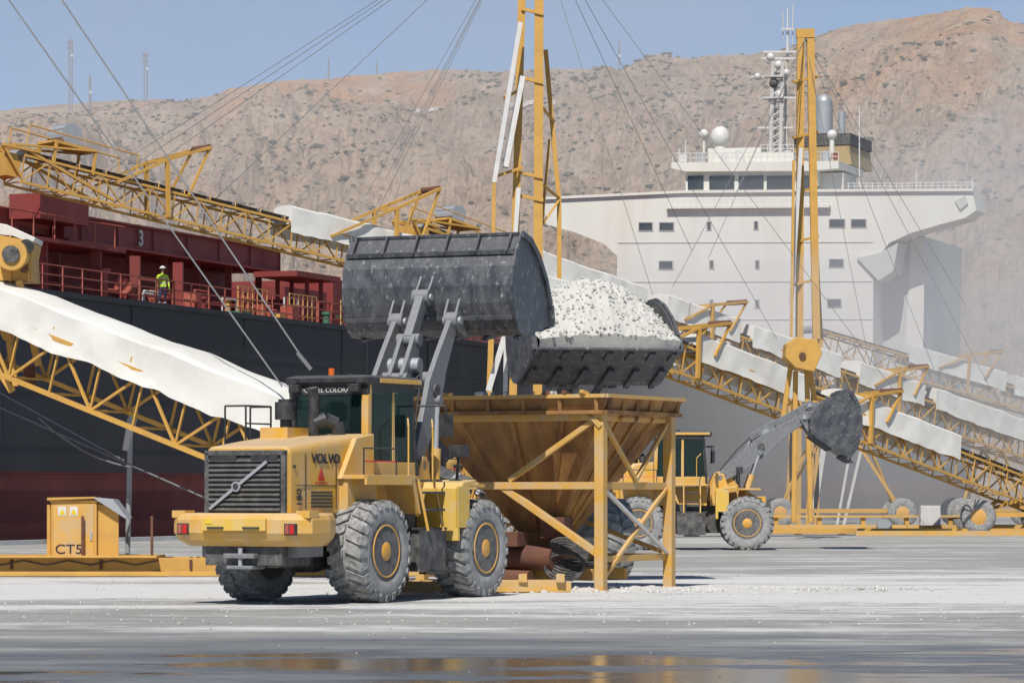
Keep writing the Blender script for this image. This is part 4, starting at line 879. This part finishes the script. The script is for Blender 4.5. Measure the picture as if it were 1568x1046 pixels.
me=bpy.data.meshes.new('hills'); me.from_pydata(vs,[],fs); me.materials.append(m)
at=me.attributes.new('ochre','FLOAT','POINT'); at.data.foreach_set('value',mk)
at=me.attributes.new('gully_shade','FLOAT','POINT'); at.data.foreach_set('value',gu); me.update()
ho=bpy.data.objects.new('hills',me); scene.collection.objects.link(ho)
paint('scrub',(0.10,0.088,0.052),.95,(0.18,0.15,0.095),.6,.5)
bm=bmesh.new(); bmesh.ops.create_icosphere(bm,subdivisions=1,radius=1); iv=[v.co.copy() for v in bm.verts]; itf=[tuple(v.index for v in f.verts) for f in bm.faces]; bm.free()
def find(px,py,lo=600):
    bb=(px-784)/FPX; Rg=ridgeR(px); Yd=Rg-5
    while Yd>lo:
        z=hz(bb,Yd)
        if HOR-(z-CH)*FPX/Yd>=py: return bb,Yd,z
        Yd-=2
    return bb,Yd,z
sv=[];sf=[]
def shrub(X,Yd,z,r):
    o=len(sv); ph=random.random()*6
    for v in iv:
        k=r*random.uniform(.6,1.2); sv.append((X+k*(v.x*math.cos(ph)-v.y*math.sin(ph))*1.25,Yd+k*(v.x*math.sin(ph)+v.y*math.cos(ph)),z+.1*r+k*v.z*.6))
    sf.extend([(o+a,o+b_,o+c2) for a,b_,c2 in itf])
cnt=0
while cnt<12000:
    bb=random.uniform(-.18,.18); t=random.random()**.8; Yd=Y0+30+t*1150; px=784+FPX*bb
    if Yd>ridgeR(px): continue
    X=bb*Yd
    if noise.noise(V((X/60,Yd/90,9)))<-.10+random.uniform(-.3,.3): continue
    z,mm,gg=hz(bb,Yd,True)
    if mm>.5 and random.random()<.8: continue
    shrub(X,Yd,z,random.uniform(.25,.85)*(1.7 if random.random()<.05 else 1)*(.6+Yd/1500)); cnt+=1
for (px,py,n_) in((660,184,9),(638,232,7),(722,174,8),(762,168,9),(748,182,6),(905,207,9),(885,200,5),(922,238,9),(868,246,6),(560,276,6),(1482,130,8)):  # larger clumps: big shrubs, also standing in for rock shadow and dark hollows
    for k in range(n_):
        bb,Yd,z=find(px+random.uniform(-12,12),py+random.uniform(-3,3)); shrub(bb*Yd,Yd,z,random.uniform(1.2,2.6))
me=bpy.data.meshes.new('hillside_shrubs'); me.from_pydata(sv,[],sf); me.materials.append(MATS['scrub']); me.update(); scene.collection.objects.link(bpy.data.objects.new('hillside_shrubs',me))
paint('road_gravel',(0.62,0.56,0.48),.95,(0.48,0.41,0.33),.5,.1)
rp=[(570,176),(620,173),(680,168),(720,163),(780,162),(840,157),(890,153)]; b=MB(); pts=[]
for (a,c2) in zip(rp[:-1],rp[1:]):
    for k in range(8): pts.append((a[0]+(c2[0]-a[0])*k/8,a[1]+(c2[1]-a[1])*k/8))
lo_=[]
for px,py in pts:
    bb,Yd,z=find(px,py); lo_.append((V((bb*Yd,Yd-3,z-.5)),V((bb*Yd,Yd+2,z+1.9))))
for (a,b1),(c2,d1) in zip(lo_[:-1],lo_[1:]): b.add([a,c2,d1,b1],[(0,1,2,3)],'road_gravel')
b.obj('hill_road')
def tower(px,py0,py1,w,dist_=1640):
    e=empty('communication_tower'); b=MB(); p=W(px,py1,dist_); q=W(px,py0,dist_)
    n=8
    for k in range(n):
        z0_=p.z-6+(q.z-p.z+6)*k/n; z1_=p.z-6+(q.z-p.z+6)*(k+1)/n
        for sx,sy in((-1,-1),(1,-1),(1,1),(-1,1)):
            b.beam((p.x+sx*w,p.y+sy*w,z0_),(p.x+sx*w,p.y+sy*w,z1_),.28,.28,'tower_steel')
        b.beam((p.x-w,p.y-w,z0_),(p.x+w,p.y-w,z1_),.18,.18,'tower_steel'); b.beam((p.x+w,p.y-w,z0_),(p.x-w,p.y-w,z1_),.18,.18,'tower_steel'); b.beam((p.x-w,p.y-w,z1_),(p.x+w,p.y-w,z1_),.18,.18,'tower_steel')
    b.cyl((p.x,p.y,q.z),(p.x,p.y,q.z+3),.12,'tower_steel',6)
    if py1-py0>30:
        for dz in(1,4): b.box((p.x,p.y-w,q.z-dz),(w*3.4,.8,.9),'tower_steel')
        b.cyl((p.x+w*1.2,p.y-w-1,q.z-8),(p.x+w*1.2,p.y-w,q.z-8),.8,'white_steel',10)
    b.obj('lattice',e)
tower(108,62,158,.8); tower(223,82,152,.8); tower(138,118,158,.4); tower(577,98,112,.25); tower(948,62,106,.25); tower(503,94,120,.25)
# ---------------------------------------------------------------- ground, quay wall, sea
def ground_mat():
    global nt,ge
    m=bpy.data.materials.new('ground_concrete'); m.use_nodes=True; nt=m.node_tree; bs=nt.nodes['Principled BSDF']; ge=nd(nt,'ShaderNodeNewGeometry')
    a=nz(.22,8,(.5,1,1)); c2=nz(1.6,10,(.5,1,1),.8); d=nz(9,8,(.6,1,1),.85); e=nz(.35,8,(.25,1.0,1),.7); w=nz(.30,6,(.4,1.0,1),.6); tr=nz(1.1,8,(.16,1.3,1),.8); f5=nz(22,4,(.8,1,1),.8)
    c1=mixc(mr(a.outputs[0],.35,.65),(0.30,0.292,0.265),(0.40,0.39,0.355))
    c1=mixc(mr(tr.outputs[0],.47,.62,0,.55),c1,(0.20,0.197,0.183))
    c1=mixc(mr(d.outputs[0],.44,.62,0,.55),c1,(0.19,0.186,0.172))
    sx=nd(nt,'ShaderNodeSeparateXYZ'); nt.links.new(ge.outputs['Position'],sx.inputs[0])
    band1=mr(sx.outputs[1],48,57); band2=mr(sx.outputs[1],84,66)
    mul=nd(nt,'ShaderNodeMath',operation='MULTIPLY'); nt.links.new(band1,mul.inputs[0]); nt.links.new(band2,mul.inputs[1])
    ad=nd(nt,'ShaderNodeMath',operation='MULTIPLY_ADD'); nt.links.new(mul.outputs[0],ad.inputs[0]); ad.inputs[1].default_value=.17; nt.links.new(e.outputs[0],ad.inputs[2])
    ad2=nd(nt,'ShaderNodeMath',operation='MULTIPLY_ADD'); nt.links.new(c2.outputs[0],ad2.inputs[0]); ad2.inputs[1].default_value=.65; nt.links.new(ad.outputs[0],ad2.inputs[2])
    dust=mr(ad2.outputs[0],.84,.97,0,.95)
    c1=mixc(dust,c1,(0.62,0.615,0.59))
    c1=mixc(mr(f5.outputs[0],.60,.66,0,.75),c1,(0.60,0.595,0.57))
    g=mr(sx.outputs[1],47,38); ad3=nd(nt,'ShaderNodeMath',operation='MULTIPLY_ADD'); nt.links.new(g,ad3.inputs[0]); ad3.inputs[1].default_value=.46; nt.links.new(w.outputs[0],ad3.inputs[2])
    ad4=nd(nt,'ShaderNodeMath',operation='MULTIPLY_ADD'); nt.links.new(tr.outputs[0],ad4.inputs[0]); ad4.inputs[1].default_value=.22; nt.links.new(ad3.outputs[0],ad4.inputs[2])
    damp=mr(ad4.outputs[0],.72,1.0,0,.85); wet=mr(ad4.outputs[0],1.005,1.07)
    c1=mixc(damp,c1,(0.12,0.13,0.14)); c1=mixc(wet,c1,(0.07,0.074,0.08))
    nt.links.new(c1,bs.inputs['Base Color'])
    rg=mr(wet,0,1,.85,.08); nt.links.new(rg,bs.inputs['Roughness'])
    bp=nd(nt,'ShaderNodeBump'); bp.inputs['Distance'].default_value=.02; nt.links.new(mr(wet,0,1,.8,.05),bp.inputs['Strength']); nt.links.new(d.outputs[0],bp.inputs['Height']); nt.links.new(bp.outputs[0],bs.inputs['Normal'])
    MATS['ground_concrete']=m
ground_mat()
b=MB()
e0=S(-900,-1.6,0); e1=S(900,-1.6,0)
b.add([V((-900,-400,0)),V((2200,-400,0)),V((2200,e1.y,0)),V((e1.x,e1.y,0)),V((e0.x,e0.y,0)),V((-900,e0.y,0))],[(0,1,2,3,4,5)],'ground_concrete')
b.obj('ground')
b=MB(); b.beam(S(-300,-1.75,.08),S(500,-1.75,.08),.35,.16,'white_steel'); b.add([S(-900,-1.6,0),S(900,-1.6,0),S(900,-1.6,-6),S(-900,-1.6,-6)],[(0,1,2,3)],'ground_concrete')
for k in range(-3,12): b.cyl(S(k*14,-2.3,0),S(k*14,-2.3,.5),.22,'rust',12); b.cyl(S(k*14,-2.3,.5),S(k*14,-2.3,.62),.34,'rust',12); b.cyl(S(k*14+4,-1.5,-1.5),S(k*14+4,-.3,-1.5),.7,'belt_black',14)
b.obj('quay_wall')
m=bpy.data.materials.new('sea_water'); m.use_nodes=True; x=m.node_tree.nodes['Principled BSDF']; x.inputs['Base Color'].default_value=(.03,.07,.09,1); x.inputs['Roughness'].default_value=.15
n=nd(m.node_tree,'ShaderNodeTexNoise'); n.inputs['Scale'].default_value=600; bp=nd(m.node_tree,'ShaderNodeBump'); bp.inputs['Strength'].default_value=.4; m.node_tree.links.new(n.outputs[0],bp.inputs['Height']); m.node_tree.links.new(bp.outputs[0],x.inputs['Normal']); MATS['sea_water']=m
b=MB(); b.add([V((-5000,-400,-2.2)),V((5000,-400,-2.2)),V((5000,9000,-2.2)),V((-5000,9000,-2.2))],[(0,1,2,3)],'sea_water'); b.obj('sea')
# spilled mineral: low ragged heap + stones around the hopper feet
b=MB(); NX,NY=110,30; vs=[];fs=[]
for i in range(NX+1):
    for j in range(NY+1):
        x=-2.6+10.6*i/NX; y_=60.2+4.2*j/NY
        e_=abs(math.sin(math.pi*i/NX))**.5*abs(math.sin(math.pi*j/NY))**.8; h=max(0,(noise.fractal(V((x*1.3,y_*1.3,0)),.7,2.1,6)*.5+.40))*e_*.14
        if (x>5.5): h*=.6
        vs.append(V((x,y_,h-.012)))
for i in range(NX):
    for j in range(NY): a=i*(NY+1)+j; fs.append((a,a+1,a+NY+2,a+NY+1))
b.add(vs,fs,'gravel_white')
def stone(p,s,mat='gravel_white'):
    vs_=[V(p)+V((v.x*s*random.uniform(.6,1.1),v.y*s*random.uniform(.6,1.1),v.z*s*random.uniform(.4,.8))) for v in iv]; b.add(vs_,itf,mat)
for k in range(1300):
    x=random.gauss(3.0,1.9); y_=62.4+random.gauss(-.2,.7)+.12*(x-2.6); s=random.uniform(.015,.06)*(1.6 if random.random()<.1 else 1); stone((x,y_,s*.3+.03*max(0,1-abs(y_-62.4))),s)
for k in range(900):
    x=random.uniform(-9,11); y_=random.uniform(46,75); s=random.uniform(.008,.032); stone((x,y_,s*.3),s)
for k in range(60):
    x=random.uniform(-5,5); y_=random.uniform(33,50); s=random.uniform(.006,.016); stone((x,y_,s*.3),s,random.choice(['gravel_white','dark_frame']))
for k in range(250):
    x=random.gauss(.2,1.0); y_=61.3+random.gauss(0,.3); s=random.uniform(.02,.06); stone((x,y_,s*.3),s)
b.obj('gravel_rubble')

# ---------------------------------------------------------------- airborne mineral dust
def volmat(name,dens,col):
    m=bpy.data.materials.new(name); m.use_nodes=True; nt=m.node_tree; nt.nodes.remove(nt.nodes['Principled BSDF'])
    v=nd(nt,'ShaderNodeVolumeScatter'); v.inputs['Color'].default_value=(*col,1); v.inputs['Density'].default_value=dens; v.inputs['Anisotropy'].default_value=-.15
    nt.links.new(v.outputs[0],nt.nodes['Material Output'].inputs['Volume']); MATS[name]=m
volmat('haze_air',.00019,(.97,.94,.91))
b=MB(); b.b2((-700,285,-1),(700,1750,330),'haze_air'); b.obj('dust_haze')
bm=bmesh.new(); bmesh.ops.create_icosphere(bm,subdivisions=4,radius=1); sv_=[v.co.copy() for v in bm.verts]; sf_=[tuple(v.index for v in f.verts) for f in bm.faces]; bm.free()
def cloud(c,r,dens,seed):
    nm=f'dust_air_{seed}'; volmat(nm,dens,(.98,.95,.91)); b=MB(); c=V(c)
    vs=[]
    for v in sv_:
        k=1+.35*noise.noise(v*1.6+V((seed*7,0,0)))+.15*noise.noise(v*3.7+V((seed*3,5,0)))
        vs.append(c+V((v.x*r[0]*k,v.y*r[1]*k,max(-c.z-.8,v.z*r[2]*k))))
    b.add(vs,sf_,nm,True); b.obj('dust_cloud')
cloud((21,176,6),(24,22,9),.0080,1)
cloud((33,205,10),(28,30,15),.0075,2)
cloud((62,285,22),(38,45,26),.0065,3)
cloud((14,215,8),(22,24,11),.0050,4)
cloud((-8,330,44),(44,50,30),.0026,5)
cloud((-42,320,42),(26,40,20),.0030,6)
cloud((24,330,52),(40,50,30),.0024,7)

# ---------------------------------------------------------------- light, sky, camera
el,az=R(52),R(192+2)
sd=V((math.sin(az)*math.cos(el),math.cos(az)*math.cos(el),math.sin(el)))
ld=bpy.data.lights.new('sun','SUN'); ld.energy=4.8; ld.angle=R(.5); ld.color=(1,.955,.89); lo=bpy.data.objects.new('sun',ld); scene.collection.objects.link(lo); lo.rotation_euler=sd.to_track_quat('Z','Y').to_euler(); lo.location=(0,0,60)
w=bpy.data.worlds.new('World'); scene.world=w; w.use_nodes=True; nt=w.node_tree; bg=nt.nodes['Background']; bg.inputs[1].default_value=.10
sk=nd(nt,'ShaderNodeTexSky'); sk.sky_type='NISHITA'; sk.sun_disc=False; sk.sun_elevation=el; sk.sun_rotation=az; sk.altitude=3000; sk.air_density=1.0; sk.dust_density=.2; sk.ozone_density=4.0
nt.links.new(sk.outputs[0],bg.inputs[0])
cd=bpy.data.cameras.new('camera'); cd.sensor_width=36; cd.lens=FPX/1568*36; cd.shift_y=(755-523)/1568; cd.clip_end=12000; cd.clip_start=.5
co=bpy.data.objects.new('camera',cd); scene.collection.objects.link(co); co.location=(0,0,CH); co.rotation_euler=(R(90),0,0); scene.camera=co
scene.view_settings.view_transform='Standard'; scene.view_settings.look='None'; scene.view_settings.exposure=0
